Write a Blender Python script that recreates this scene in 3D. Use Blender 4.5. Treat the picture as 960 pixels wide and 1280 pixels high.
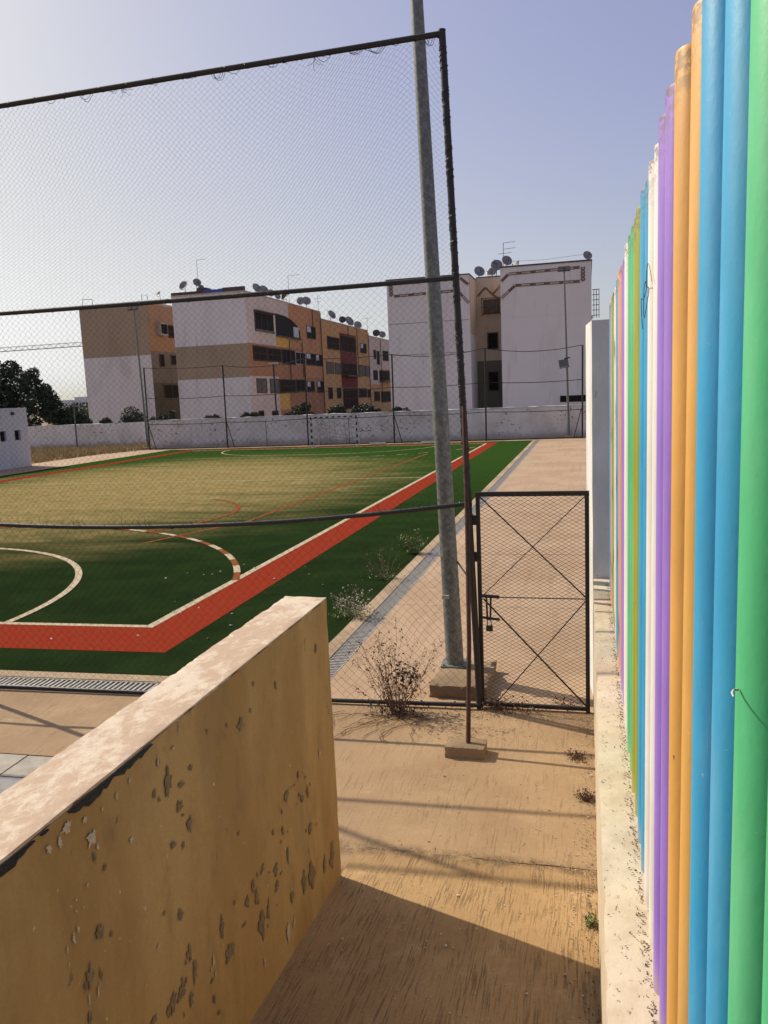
import bpy, bmesh, math, random
from math import sin, cos, pi, radians, sqrt, atan2, exp
from mathutils import Vector, Matrix, noise

random.seed(7)
S = bpy.context.scene
for o in list(bpy.data.objects):
    bpy.data.objects.remove(o)
COL = S.collection

# ------------------------------------------------------------------ camera
cam_d = bpy.data.cameras.new('camera')
cam_d.sensor_fit = 'VERTICAL'
cam_d.sensor_height = 36.0
cam_d.sensor_width = 27.0
cam_d.lens = 28.125
cam_d.clip_start = 0.05
cam_d.clip_end = 6000
cam = bpy.data.objects.new('camera', cam_d)
COL.objects.link(cam)
R_ = Vector((0.96902844, 0.24334706, -0.04202495))
U_ = Vector((0.00499856, 0.15081342, 0.98854961))
F_ = Vector((-0.24689857, 0.95814274, -0.14492611))
M_ = Matrix(((R_.x, U_.x, -F_.x, 0), (R_.y, U_.y, -F_.y, 0), (R_.z, U_.z, -F_.z, 3.3), (0, 0, 0, 1)))
cam.matrix_world = M_
S.camera = cam

# ------------------------------------------------------------------ sky, sun, exposure
TO_SUN = Vector((-1.08, 0.43, 1.0)).normalized()
ELEV = math.asin(TO_SUN.z)
AZIM = atan2(TO_SUN.x, TO_SUN.y)
W = bpy.data.worlds.new('World')
S.world = W
W.use_nodes = True
nt = W.node_tree
bg = nt.nodes['Background']
sky = nt.nodes.new('ShaderNodeTexSky')
sky.sky_type = 'NISHITA'
sky.sun_disc = False
sky.sun_elevation = ELEV
sky.sun_rotation = AZIM
sky.altitude = 60
sky.air_density = 1.0
sky.dust_density = 2.0
sky.ozone_density = 2.0
# milky summer sky: softer contrast and the lavender cast of the photograph's white balance
soft = nt.nodes.new('ShaderNodeGamma')
soft.inputs[1].default_value = 0.74
tint = nt.nodes.new('ShaderNodeHueSaturation')
tint.inputs['Hue'].default_value = 0.536
tint.inputs['Saturation'].default_value = 0.92
tint.inputs['Value'].default_value = 1.22
nt.links.new(sky.outputs[0], soft.inputs[0])
nt.links.new(soft.outputs[0], tint.inputs['Color'])
# bright parts of the haze lose their colour
grey = nt.nodes.new('ShaderNodeRGBToBW')
nt.links.new(tint.outputs[0], grey.inputs[0])
fac = nt.nodes.new('ShaderNodeMapRange')
fac.inputs['From Min'].default_value = 2.45
fac.inputs['From Max'].default_value = 5.1
fac.inputs['To Max'].default_value = 0.92
nt.links.new(grey.outputs[0], fac.inputs['Value'])
pale = nt.nodes.new('ShaderNodeMix')
pale.data_type = 'RGBA'
nt.links.new(fac.outputs[0], pale.inputs[0])
nt.links.new(tint.outputs[0], pale.inputs[6])
nt.links.new(grey.outputs[0], pale.inputs[7])
nt.links.new(pale.outputs[2], bg.inputs[0])
bg.inputs[1].default_value = 0.12

sun_d = bpy.data.lights.new('sun', 'SUN')
sun_d.energy = 3.7
sun_d.angle = radians(0.55)
sun_d.color = (1.0, 0.88, 0.70)
sun = bpy.data.objects.new('sun', sun_d)
COL.objects.link(sun)
sun.rotation_mode = 'QUATERNION'
sun.rotation_quaternion = (-TO_SUN).to_track_quat('-Z', 'Y')
sun.location = (-60, 25, 60)

S.view_settings.view_transform = 'Standard'
S.view_settings.look = 'None'
S.view_settings.gamma = 1.0
S.view_settings.exposure = 0.45
S.render.engine = 'CYCLES'

# ------------------------------------------------------------------ materials
MATS = {}


class Nodes:
    """small helper to write node trees tersely"""

    def __init__(self, name):
        self.m = bpy.data.materials.new(name)
        self.m.use_nodes = True
        self.t = self.m.node_tree
        self.b = self.t.nodes['Principled BSDF']
        self.tc = self.t.nodes.new('ShaderNodeTexCoord')
        MATS[name] = self.m

    def n(self, typ, **kw):
        x = self.t.nodes.new(typ)
        for k, v in kw.items():
            setattr(x, k, v)
        return x

    def put(self, sock, v):
        if isinstance(v, bpy.types.NodeSocket):
            self.t.links.new(v, sock)
        elif isinstance(v, (tuple, list)) and len(v) == 3 and sock.type == 'RGBA':
            sock.default_value = (*v, 1)
        else:
            sock.default_value = v

    def coords(self, scale=(1, 1, 1), loc=(0, 0, 0), rot=(0, 0, 0), src='Object'):
        mp = self.n('ShaderNodeMapping')
        self.t.links.new(self.tc.outputs[src], mp.inputs[0])
        mp.inputs['Location'].default_value = loc
        mp.inputs['Rotation'].default_value = rot
        mp.inputs['Scale'].default_value = scale
        return mp.outputs[0]

    def noise(self, vec, scale=5, detail=6, rough=0.6, dist=0.0):
        x = self.n('ShaderNodeTexNoise')
        self.t.links.new(vec, x.inputs['Vector'])
        x.inputs['Scale'].default_value = scale
        x.inputs['Detail'].default_value = detail
        x.inputs['Roughness'].default_value = rough
        x.inputs['Distortion'].default_value = dist
        return x.outputs['Fac']

    def ramp(self, fac, a, b, lo=0.0, hi=1.0):
        x = self.n('ShaderNodeMapRange')
        x.interpolation_type = 'SMOOTHSTEP'
        self.put(x.inputs['Value'], fac)
        x.inputs['From Min'].default_value = a
        x.inputs['From Max'].default_value = b
        x.inputs['To Min'].default_value = lo
        x.inputs['To Max'].default_value = hi
        return x.outputs[0]

    def mix(self, fac, a, b):
        x = self.n('ShaderNodeMix', data_type='RGBA')
        self.put(x.inputs[0], fac)
        self.put(x.inputs[6], a)
        self.put(x.inputs[7], b)
        return x.outputs[2]

    def math(self, op, a, b=0.0, clamp=False):
        x = self.n('ShaderNodeMath', operation=op)
        x.use_clamp = clamp
        self.put(x.inputs[0], a)
        self.put(x.inputs[1], b)
        return x.outputs[0]

    def sep(self, vec):
        x = self.n('ShaderNodeSeparateXYZ')
        self.t.links.new(vec, x.inputs[0])
        return x.outputs

    def bump(self, h, strength=0.3, dist=0.01):
        x = self.n('ShaderNodeBump')
        x.inputs['Strength'].default_value = strength
        x.inputs['Distance'].default_value = dist
        self.t.links.new(h, x.inputs['Height'])
        self.t.links.new(x.outputs[0], self.b.inputs['Normal'])

    def out(self, color, rough=0.8, metal=0.0, spec=None):
        self.put(self.b.inputs['Base Color'], color)
        self.put(self.b.inputs['Roughness'], rough)
        self.put(self.b.inputs['Metallic'], metal)
        if spec is not None:
            self.b.inputs['Specular IOR Level'].default_value = spec
        return self.m


def simple(name, c, var=0.25, scale=6, rough=0.8, metal=0.0, bump=0.2, bdist=0.004, c2=None, lo=0.35, hi=0.7, stretch=(1, 1, 1), spec=None):
    N = Nodes(name)
    v = N.coords(stretch)
    f = N.noise(v, scale, 7, 0.62)
    c2 = c2 or tuple(x * (1 - var) for x in c)
    col = N.mix(N.ramp(f, lo, hi), c, c2)
    if bump:
        N.bump(N.noise(v, scale * 4, 5), bump, bdist)
    return N.out(col, rough, metal, spec)


def concrete(name, base, dark, light, groove=True, gdir=0.0, gscale=16.0, gstr=0.5, gamt=0.5, gthr=0.53):
    N = Nodes(name)
    v = N.coords()
    big = N.noise(v, 0.55, 5, 0.6, 0.4)
    mid = N.noise(v, 3.2, 7, 0.65, 0.3)
    fine = N.noise(v, 60, 4, 0.7)
    c = N.mix(N.ramp(big, 0.33, 0.68), dark, base)
    c = N.mix(N.ramp(mid, 0.52, 0.80, 0, 0.7), c, light)
    c = N.mix(N.ramp(fine, 0.30, 0.72, 0.0, 0.28), c, tuple(x * 0.55 for x in dark))
    if groove and gscale > 20:
        # grime gathered along the joint between ramp and slab
        jd = N.math('ABSOLUTE', N.math('SUBTRACT', N.math('ADD', N.sep(v)[1], N.math('MULTIPLY', N.math('SUBTRACT', N.noise(v, 3, 6, 0.65), 0.5), 0.22)), 5.24))
        jm = N.math('MULTIPLY', N.ramp(jd, 0.12, 0.0), N.ramp(N.noise(v, 7.5, 6, 0.75), 0.36, 0.56))
        c = N.mix(N.math('MULTIPLY', jm, 0.75), c, (0.13, 0.085, 0.045))
        gr = N.noise(v, 24, 6, 0.75)
        c = N.mix(N.ramp(gr, 0.56, 0.72, 0, 0.45), c, tuple(x * 0.5 for x in dark))
        c = N.mix(N.ramp(gr, 0.40, 0.28, 0, 0.35), c, tuple(min(1, x * 1.15) for x in light))
    h = fine
    if groove:
        warp = N.n('ShaderNodeVectorMath', operation='ADD')
        wn = N.n('ShaderNodeTexNoise')
        N.t.links.new(v, wn.inputs['Vector'])
        wn.inputs['Scale'].default_value = 0.9
        wn.inputs['Detail'].default_value = 2
        sc_ = N.n('ShaderNodeVectorMath', operation='MULTIPLY')
        N.t.links.new(wn.outputs['Color'], sc_.inputs[0])
        sc_.inputs[1].default_value = (0.055, 0.0, 0.0)
        N.t.links.new(v, warp.inputs[0])
        N.t.links.new(sc_.outputs[0], warp.inputs[1])
        mp = N.n('ShaderNodeMapping')
        N.t.links.new(warp.outputs[0], mp.inputs[0])
        mp.inputs['Rotation'].default_value = (0, 0, gdir)
        mp.inputs['Scale'].default_value = (gscale, gscale * 0.048, 1)
        st = N.noise(mp.outputs[0], 1.0, 4, 0.55)
        gm = N.noise(N.coords((1, 0.45, 1)), 5.5, 7, 0.75)
        lines = N.math('MULTIPLY', N.ramp(st, gthr, gthr + 0.10), N.ramp(gm, 0.40, 0.62, 0.12, 1.0))
        c = N.mix(N.math('MULTIPLY', lines, gamt), c, tuple(x * 0.34 for x in dark))
        h = N.math('SUBTRACT', N.math('MULTIPLY', fine, 0.4), N.math('MULTIPLY', lines, 1.0))
    N.bump(h, gstr, 0.012)
    return N.out(c, 0.88)


concrete('brushed_concrete', (0.45, 0.305, 0.165), (0.34, 0.222, 0.115), (0.52, 0.375, 0.225), True, 0.05, 58, 0.30, 0.36, 0.54)
concrete('ramp_concrete', (0.46, 0.300, 0.142), (0.33, 0.205, 0.088), (0.54, 0.385, 0.21), True, -0.04, 84, 0.5, 0.62, 0.505)
concrete('walkway_concrete', (0.455, 0.320, 0.205), (0.375, 0.25, 0.15), (0.55, 0.405, 0.27), True, 1.45, 7, 0.12, 0.22)
concrete('kerb_concrete', (0.44, 0.33, 0.21), (0.30, 0.205, 0.12), (0.50, 0.39, 0.265), False)
concrete('block_concrete', (0.34, 0.24, 0.14), (0.22, 0.15, 0.085), (0.42, 0.31, 0.20), False)
simple('dirt', (0.30, 0.22, 0.13), 0.4, 0.8, 0.95)
simple('crack_dirt', (0.15, 0.10, 0.055), 0.5, 30, 0.95)
simple('tile_grey', (0.30, 0.29, 0.28), 0.3, 5, 0.7)
simple('tile_pale', (0.40, 0.36, 0.29), 0.3, 5, 0.7)

# parapet: ochre plaster, rain streaks, hairline chips
N = Nodes('ochre_plaster')
v = N.coords()
z = N.sep(v)[2]
big = N.noise(N.coords((1, 1, 0.35)), 1.7, 6, 0.6, 0.3)
c = N.mix(N.ramp(big, 0.36, 0.66), (0.365, 0.212, 0.060), (0.485, 0.310, 0.112))
warm = N.noise(N.coords((1, 1, 0.25), (4, 2, 1)), 1.1, 4)
c = N.mix(N.ramp(warm, 0.52, 0.72, 0, 0.5), c, (0.41, 0.21, 0.055))
grey = N.noise(N.coords((1, 1, 0.3), (8, 3, 0)), 1.5, 5)
c = N.mix(N.ramp(grey, 0.55, 0.75, 0, 0.45), c, (0.25, 0.19, 0.10))
chip = N.noise(N.coords((1, 1, 0.42), (2, 7, 3)), 16, 4, 0.55, 0.2)
zone = N.noise(N.coords((1, 1, 1), (5, 1, 9)), 1.6, 3)
cm = N.math('MULTIPLY', N.ramp(chip, 0.675, 0.69), N.ramp(zone, 0.52, 0.58))
c = N.mix(N.math('MULTIPLY', cm, 0.85), c, (0.155, 0.115, 0.07))
fleck = N.noise(N.coords((1, 1, 0.6), (12, 4, 2)), 34, 3, 0.5)
fz = N.noise(N.coords((1, 1, 1), (1, 11, 5)), 2.1, 3)
fm = N.math('MULTIPLY', N.ramp(fleck, 0.70, 0.715), N.ramp(fz, 0.52, 0.58))
c = N.mix(fm, c, (0.62, 0.50, 0.34))
fine = N.noise(v, 90, 4, 0.7)
mott = N.noise(N.coords((1, 1, 0.55), (3, 9, 9)), 6.5, 8, 0.7, 0.3)
c = N.mix(N.ramp(mott, 0.50, 0.72, 0, 0.5), c, (0.22, 0.135, 0.050))
c = N.mix(N.ramp(mott, 0.46, 0.30, 0, 0.35), c, (0.50, 0.345, 0.165))
c = N.mix(N.ramp(fine, 0.3, 0.75, 0, 0.25), c, (0.22, 0.14, 0.07))
N.bump(N.math('SUBTRACT', N.math('ADD', N.math('MULTIPLY', fine, 0.35), N.math('MULTIPLY', N.noise(v, 7, 5), 0.6)), N.math('MULTIPLY', cm, 0.5)), 0.35, 0.006)
N.out(c, 0.75)

N = Nodes('coping_plaster')
v = N.coords((1, 0.6, 1))
p = N.noise(v, 20, 9, 0.74, 0.4)
e = N.noise(N.coords((1, 1, 1), (3, 3, 3)), 2.0, 4)
c = N.mix(N.ramp(N.math('ADD', p, N.math('MULTIPLY', N.math('SUBTRACT', e, 0.5), 0.9)), 0.43, 0.66), (0.475, 0.345, 0.240), (0.63, 0.535, 0.415))
fine = N.noise(N.coords(), 80, 5, 0.7)
c = N.mix(N.ramp(fine, 0.56, 0.75, 0, 0.5), c, (0.30, 0.20, 0.13))
N.bump(N.math('ADD', N.math('MULTIPLY', p, 1.0), N.math('MULTIPLY', fine, 0.4)), 0.5, 0.008)
N.out(c, 0.85)

N = Nodes('cream_plaster')
v = N.coords()
p = N.noise(v, 5, 8, 0.66, 0.4)
c = N.mix(N.ramp(p, 0.36, 0.66), (0.52, 0.43, 0.30), (0.62, 0.535, 0.395))
sp = N.noise(N.coords((1, 0.5, 1), (2, 2, 2)), 55, 4, 0.6, 0.5)
c = N.mix(N.ramp(sp, 0.63, 0.69), c, (0.20, 0.145, 0.09))
pk = N.noise(N.coords((1, 1, 1), (7, 7, 7)), 26, 4, 0.6, 0.6)
c = N.mix(N.ramp(pk, 0.62, 0.70, 0, 0.7), c, (0.42, 0.32, 0.20))
N.bump(N.math('ADD', p, N.math('MULTIPLY', sp, -0.6)), 0.45, 0.006)
N.out(c, 0.88)

N = Nodes('pillar_plaster')
v = N.coords()
p = N.noise(N.coords((1, 1, 0.4)), 3, 7, 0.6)
c = N.mix(N.ramp(p, 0.35, 0.7), (0.68, 0.68, 0.66), (0.55, 0.55, 0.53))
s = N.noise(N.coords((1, 1, 0.7), (3, 1, 2)), 12, 4, 0.6, 1.0)
c = N.mix(N.ramp(s, 0.66, 0.72, 0, 0.6), c, (0.22, 0.20, 0.17))
N.bump(N.noise(v, 40, 5), 0.2, 0.004)
N.out(c, 0.75)

# turf with sand showing where it is worn, low-sun sheen in its colour
N = Nodes('turf')
v = N.coords()
xyz = N.sep(v)
dx = N.math('DIVIDE', N.math('ADD', xyz[0], 18.0), 10.5)
dy = N.math('DIVIDE', N.math('SUBTRACT', xyz[1], 29.0), 15.0)
d2 = N.math('ADD', N.math('MULTIPLY', dx, dx), N.math('MULTIPLY', dy, dy))
st = N.noise(N.coords((0.35, 1.3, 1), rot=(0, 0, 0.25)), 0.55, 7, 0.62, 0.8)
mask = N.ramp(N.math('ADD', d2, N.math('MULTIPLY', N.math('SUBTRACT', st, 0.5), 1.7)), 1.45, 0.0)
f1 = N.noise(v, 1.1, 6, 0.6)
g = N.mix(N.ramp(f1, 0.35, 0.68), (0.0125, 0.0245, 0.0085), (0.019, 0.036, 0.011))
far = N.ramp(xyz[1], 12, 42)  # far turf made lighter: sheen of the low sun put into the colour
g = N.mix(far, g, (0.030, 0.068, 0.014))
sand = N.mix(N.ramp(N.noise(v, 2.2, 6), 0.35, 0.7), (0.37, 0.275, 0.125), (0.24, 0.195, 0.075))
c = N.mix(N.math('MULTIPLY', mask, 0.85), g, sand)
fine = N.noise(v, 140, 3, 0.7)
c = N.mix(N.ramp(fine, 0.40, 0.75, 0, 0.30), c, (0.012, 0.028, 0.010))
lit = N.noise(N.coords((1, 1, 1), (5, 5, 0)), 38, 2, 0.5)
c = N.mix(N.ramp(lit, 0.765, 0.775, 0, 0.7), c, (0.45, 0.42, 0.36))
N.bump(fine, 0.5, 0.012)
N.out(c, 0.95, spec=0.0)


def line_mat(name, c, worn):
    N = Nodes(name)
    v = N.coords()
    f = N.noise(v, 6, 6, 0.7)
    fine = N.noise(v, 130, 3, 0.7)
    k = N.mix(N.ramp(f, 0.40, 0.72, 0, 0.85), c, worn)
    k = N.mix(N.ramp(fine, 0.42, 0.75, 0, 0.30), k, tuple(x * 0.35 for x in c))
    N.bump(fine, 0.5, 0.01)
    return N.out(k, 0.95, spec=0.0)


line_mat('red_turf', (0.255, 0.034, 0.017), (0.23, 0.048, 0.025))
line_mat('red_line', (0.25, 0.070, 0.030), (0.16, 0.115, 0.045))
line_mat('white_line', (0.53, 0.445, 0.32), (0.34, 0.30, 0.18))
line_mat('faded_white_line', (0.42, 0.40, 0.24), (0.22, 0.22, 0.10))


def paint(name, c, rough=0.48):
    N = Nodes(name)
    v = N.coords()
    f = N.noise(N.coords((1, 1, 0.3)), 7, 6, 0.6)
    c2 = tuple(x * 0.86 for x in c)
    k = N.mix(N.ramp(f, 0.35, 0.7), c, c2)
    peel = N.noise(N.coords((1, 1, 0.7), (1, 2, 3)), 24, 4, 0.55, 0.4)
    k = N.mix(N.ramp(peel, 0.725, 0.74), k, (0.16, 0.10, 0.06))
    zl = N.sep(v)[2]
    worn = N.math('MULTIPLY', N.ramp(N.math('ADD', zl, N.math('MULTIPLY', N.noise(v, 14, 4, 0.6), 0.16)), 2.66, 2.86), N.ramp(N.noise(v, 38, 4, 0.6), 0.47, 0.54))
    k = N.mix(N.math('MULTIPLY', worn, 0.8), k, (0.14, 0.10, 0.085))
    foot = N.ramp(N.math('ADD', zl, N.math('MULTIPLY', N.noise(v, 12, 5, 0.65), 0.22)), 0.26, 0.08)
    k = N.mix(N.math('MULTIPLY', foot, 0.55), k, (0.42, 0.34, 0.25))
    fade = N.noise(N.coords((1, 1, 0.15), (4, 4, 1)), 9, 5, 0.6)
    k = N.mix(N.ramp(fade, 0.52, 0.78, 0, 0.22), k, tuple(0.55 * x + 0.30 for x in c))
    dust = N.noise(N.coords((1, 1, 1), (9, 2, 4)), 70, 3, 0.6)
    k = N.mix(N.ramp(dust, 0.70, 0.78, 0, 0.35), k, (0.6, 0.55, 0.48))
    h = N.math('ADD', N.math('MULTIPLY', N.noise(N.coords((1, 1, 0.5)), 45, 4, 0.6), 1.0), N.math('MULTIPLY', peel, 0.4))
    N.bump(h, 0.20, 0.004)
    return N.out(k, rough, spec=0.35)


paint('green_paint', (0.085, 0.46, 0.21))
paint('blue_paint', (0.045, 0.33, 0.58))
paint('orange_paint', (0.66, 0.36, 0.095))
paint('purple_paint', (0.31, 0.185, 0.60))
paint('white_paint', (0.74, 0.71, 0.66))
paint('olive_paint', (0.30, 0.34, 0.045))
paint('salmon_paint', (0.64, 0.31, 0.17))

N = Nodes('black_metal')
v = N.coords()
c = N.mix(N.ramp(N.noise(v, 22, 5), 0.60, 0.72), (0.014, 0.013, 0.013), (0.085, 0.042, 0.026))
N.bump(N.noise(v, 60, 4), 0.3, 0.003)
N.out(c, 0.55)
simple('rusty_metal', (0.075, 0.026, 0.015), 0.6, 14, 0.75, bump=0.4)
simple('net_twine', (0.022, 0.022, 0.030), 0.3, 30, 0.8, bump=0)
simple('wire_mesh', (0.020, 0.017, 0.014), 0.5, 20, 0.6, bump=0, c2=(0.06, 0.035, 0.02))
N = Nodes('galvanised_steel')
v = N.coords()
vo = N.n('ShaderNodeTexVoronoi')
N.t.links.new(N.coords((1, 1, 0.6)), vo.inputs['Vector'])
vo.inputs['Scale'].default_value = 26
sp = N.noise(v, 17, 6, 0.7)
c = N.mix(N.ramp(sp, 0.40, 0.64), (0.115, 0.125, 0.118), (0.21, 0.215, 0.20))
c = N.mix(N.ramp(vo.outputs['Distance'], 0.0, 0.6, 0.30, 0.0), c, (0.30, 0.31, 0.29))
N.bump(sp, 0.15, 0.003)
N.out(c, 0.50, 0.25)
simple('grate_steel', (0.46, 0.44, 0.40), 0.35, 18, 0.6, 0.15)
simple('channel_dark', (0.012, 0.011, 0.009), 0.4, 10, 0.9)
simple('bitumen', (0.012, 0.012, 0.013), 0.4, 30, 0.6, bump=0.8, bdist=0.01)
N = Nodes('bare_cement')
v = N.coords()
q = N.noise(v, 34, 7, 0.7)
c = N.mix(N.ramp(q, 0.38, 0.64), (0.155, 0.112, 0.064), (0.265, 0.185, 0.090))
N.bump(q, 0.6, 0.006)
N.out(c, 0.9)
simple('pale_flake', (0.56, 0.46, 0.33), 0.25, 40, 0.85, bump=0.5)
simple('brass', (0.30, 0.22, 0.09), 0.3, 30, 0.4, 0.8)


def facade(name, c, dirt, amt=0.6):
    N = Nodes(name)
    v = N.coords((1, 1, 0.35))
    f = N.noise(v, 0.5, 7, 0.62, 0.3)
    k = N.mix(N.ramp(f, 0.45, 0.75, 0, amt), c, dirt)
    s = N.noise(N.coords((1, 1, 0.12), (3, 2, 1)), 2.2, 6, 0.65)
    k = N.mix(N.ramp(s, 0.56, 0.74, 0, amt * 0.6), k, tuple(x * 0.6 for x in dirt))
    N.bump(N.noise(N.coords(), 6, 4), 0.2, 0.02)
    return N.out(k, 0.9)


facade('white_wall', (0.66, 0.63, 0.63), (0.45, 0.41, 0.39))
facade('gable_white', (0.70, 0.665, 0.66), (0.56, 0.51, 0.50))
facade('tan_wall', (0.36, 0.275, 0.19), (0.29, 0.21, 0.14))
facade('beige_wall', (0.50, 0.40, 0.31), (0.36, 0.27, 0.20))
facade('faded_orange_wall', (0.40, 0.235, 0.135), (0.24, 0.15, 0.095), 0.9)
facade('gap_shade_wall', (0.21, 0.185, 0.17), (0.11, 0.10, 0.09), 0.9)  # shade of the neighbouring block painted into this grey-brown
facade('soot_shade_wall', (0.13, 0.12, 0.095), (0.08, 0.07, 0.055))  # real soot in the recess, painted shade on the leftmost block's side
facade('orange_wall', (0.50, 0.245, 0.115), (0.38, 0.18, 0.085), 0.9)
facade('amber_wall', (0.55, 0.305, 0.135), (0.42, 0.22, 0.095), 0.9)
facade('yellow_wall', (0.66, 0.38, 0.09), (0.50, 0.27, 0.08))
facade('brown_wall', (0.40, 0.19, 0.10), (0.30, 0.14, 0.08), 0.9)
facade('pink_wall', (0.60, 0.48, 0.43), (0.43, 0.33, 0.28))
facade('maroon_wall', (0.19, 0.035, 0.03), (0.12, 0.03, 0.025))
facade('roof_dark', (0.10, 0.085, 0.075), (0.06, 0.05, 0.045))
facade('hut_white', (0.62, 0.60, 0.60), (0.50, 0.47, 0.46))
facade('city_pale', (0.60, 0.60, 0.62), (0.50, 0.50, 0.52))
simple('glass_dark', (0.022, 0.020, 0.019), 0.4, 2, 0.6, bump=0, spec=0.05)
simple('shutter_grey', (0.15, 0.13, 0.115), 0.4, 3, 0.7)
simple('frame_brown', (0.085, 0.05, 0.038), 0.3, 5, 0.6)
simple('frame_pale', (0.40, 0.37, 0.33), 0.3, 5, 0.6)
simple('band_rust', (0.20, 0.12, 0.09), 0.4, 2, 0.85)
simple('band_tan', (0.52, 0.44, 0.37), 0.3, 2, 0.85)
simple('tarp_blue', (0.05, 0.09, 0.42), 0.3, 3, 0.5)
simple('cloth_white', (0.55, 0.56, 0.62), 0.3, 3, 0.8)
simple('dish_grey', (0.27, 0.26, 0.255), 0.4, 3, 0.5)
simple('dish_dark', (0.045, 0.042, 0.042), 0.4, 3, 0.5)
simple('far_metal', (0.13, 0.125, 0.12), 0.4, 3, 0.6)
simple('goal_white', (0.62, 0.60, 0.56), 0.2, 8, 0.5)
simple('goal_black', (0.02, 0.02, 0.02), 0.2, 8, 0.5)
simple('lamp_glass', (0.45, 0.47, 0.47), 0.2, 8, 0.2)
simple('crane_paint', (0.30, 0.29, 0.27), 0.3, 2, 0.6)

# far boundary wall with flaked patches of grey
N = Nodes('boundary_plaster')
v = N.coords()
f = N.noise(N.coords((1, 1, 0.6)), 0.6, 7, 0.65)
c = N.mix(N.ramp(f, 0.40, 0.72), (0.70, 0.665, 0.64), (0.52, 0.48, 0.44))
ch = N.noise(N.coords((0.8, 0.8, 1.1), (3, 0, 2)), 5.5, 4, 0.6, 1.2)
zn = N.noise(N.coords((1, 1, 1), (6, 2, 8)), 0.45, 2)
c = N.mix(N.math('MULTIPLY', N.ramp(ch, 0.60, 0.63), N.ramp(zn, 0.47, 0.56)), c, (0.13, 0.105, 0.085))
base = N.ramp(N.math('ADD', N.sep(v)[2], N.math('MULTIPLY', N.noise(v, 2.0, 5), -0.7)), 0.25, -0.3)
c = N.mix(N.math('MULTIPLY', base, 0.7), c, (0.30, 0.235, 0.17))
N.out(c, 0.9)


def leafmat(name, a, b, rough=0.6, trans=0.15):
    N = Nodes(name)
    geo = N.n('ShaderNodeNewGeometry')
    f = N.noise(N.coords(), 0.9, 3)
    r = N.math('ADD', N.math('MULTIPLY', geo.outputs['Random Per Island'], 0.6), N.math('MULTIPLY', f, 0.5), True)
    c = N.mix(N.ramp(r, 0.2, 0.85), a, b)
    return N.out(c, rough)


leafmat('leaf_dark', (0.012, 0.024, 0.013), (0.042, 0.064, 0.027))
leafmat('leaf_green', (0.026, 0.044, 0.016), (0.060, 0.085, 0.028))
leafmat('leaf_dry', (0.055, 0.024, 0.014), (0.19, 0.085, 0.045))
leafmat('leaf_charred', (0.014, 0.010, 0.010), (0.05, 0.030, 0.025))
leafmat('weed_green', (0.09, 0.15, 0.03), (0.22, 0.26, 0.07))
leafmat('seed_white', (0.40, 0.35, 0.27), (0.62, 0.56, 0.47))
leafmat('straw', (0.30, 0.22, 0.09), (0.44, 0.335, 0.165))
leafmat('litter_dark', (0.05, 0.030, 0.018), (0.22, 0.13, 0.07))
leafmat('pebble_pale', (0.36, 0.29, 0.21), (0.66, 0.61, 0.54))
simple('bark', (0.10, 0.07, 0.05), 0.4, 8, 0.9)
simple('twig', (0.17, 0.085, 0.05), 0.5, 20, 0.9, bump=0)
simple('twig_pale', (0.30, 0.23, 0.13), 0.4, 20, 0.9, bump=0)


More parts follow.
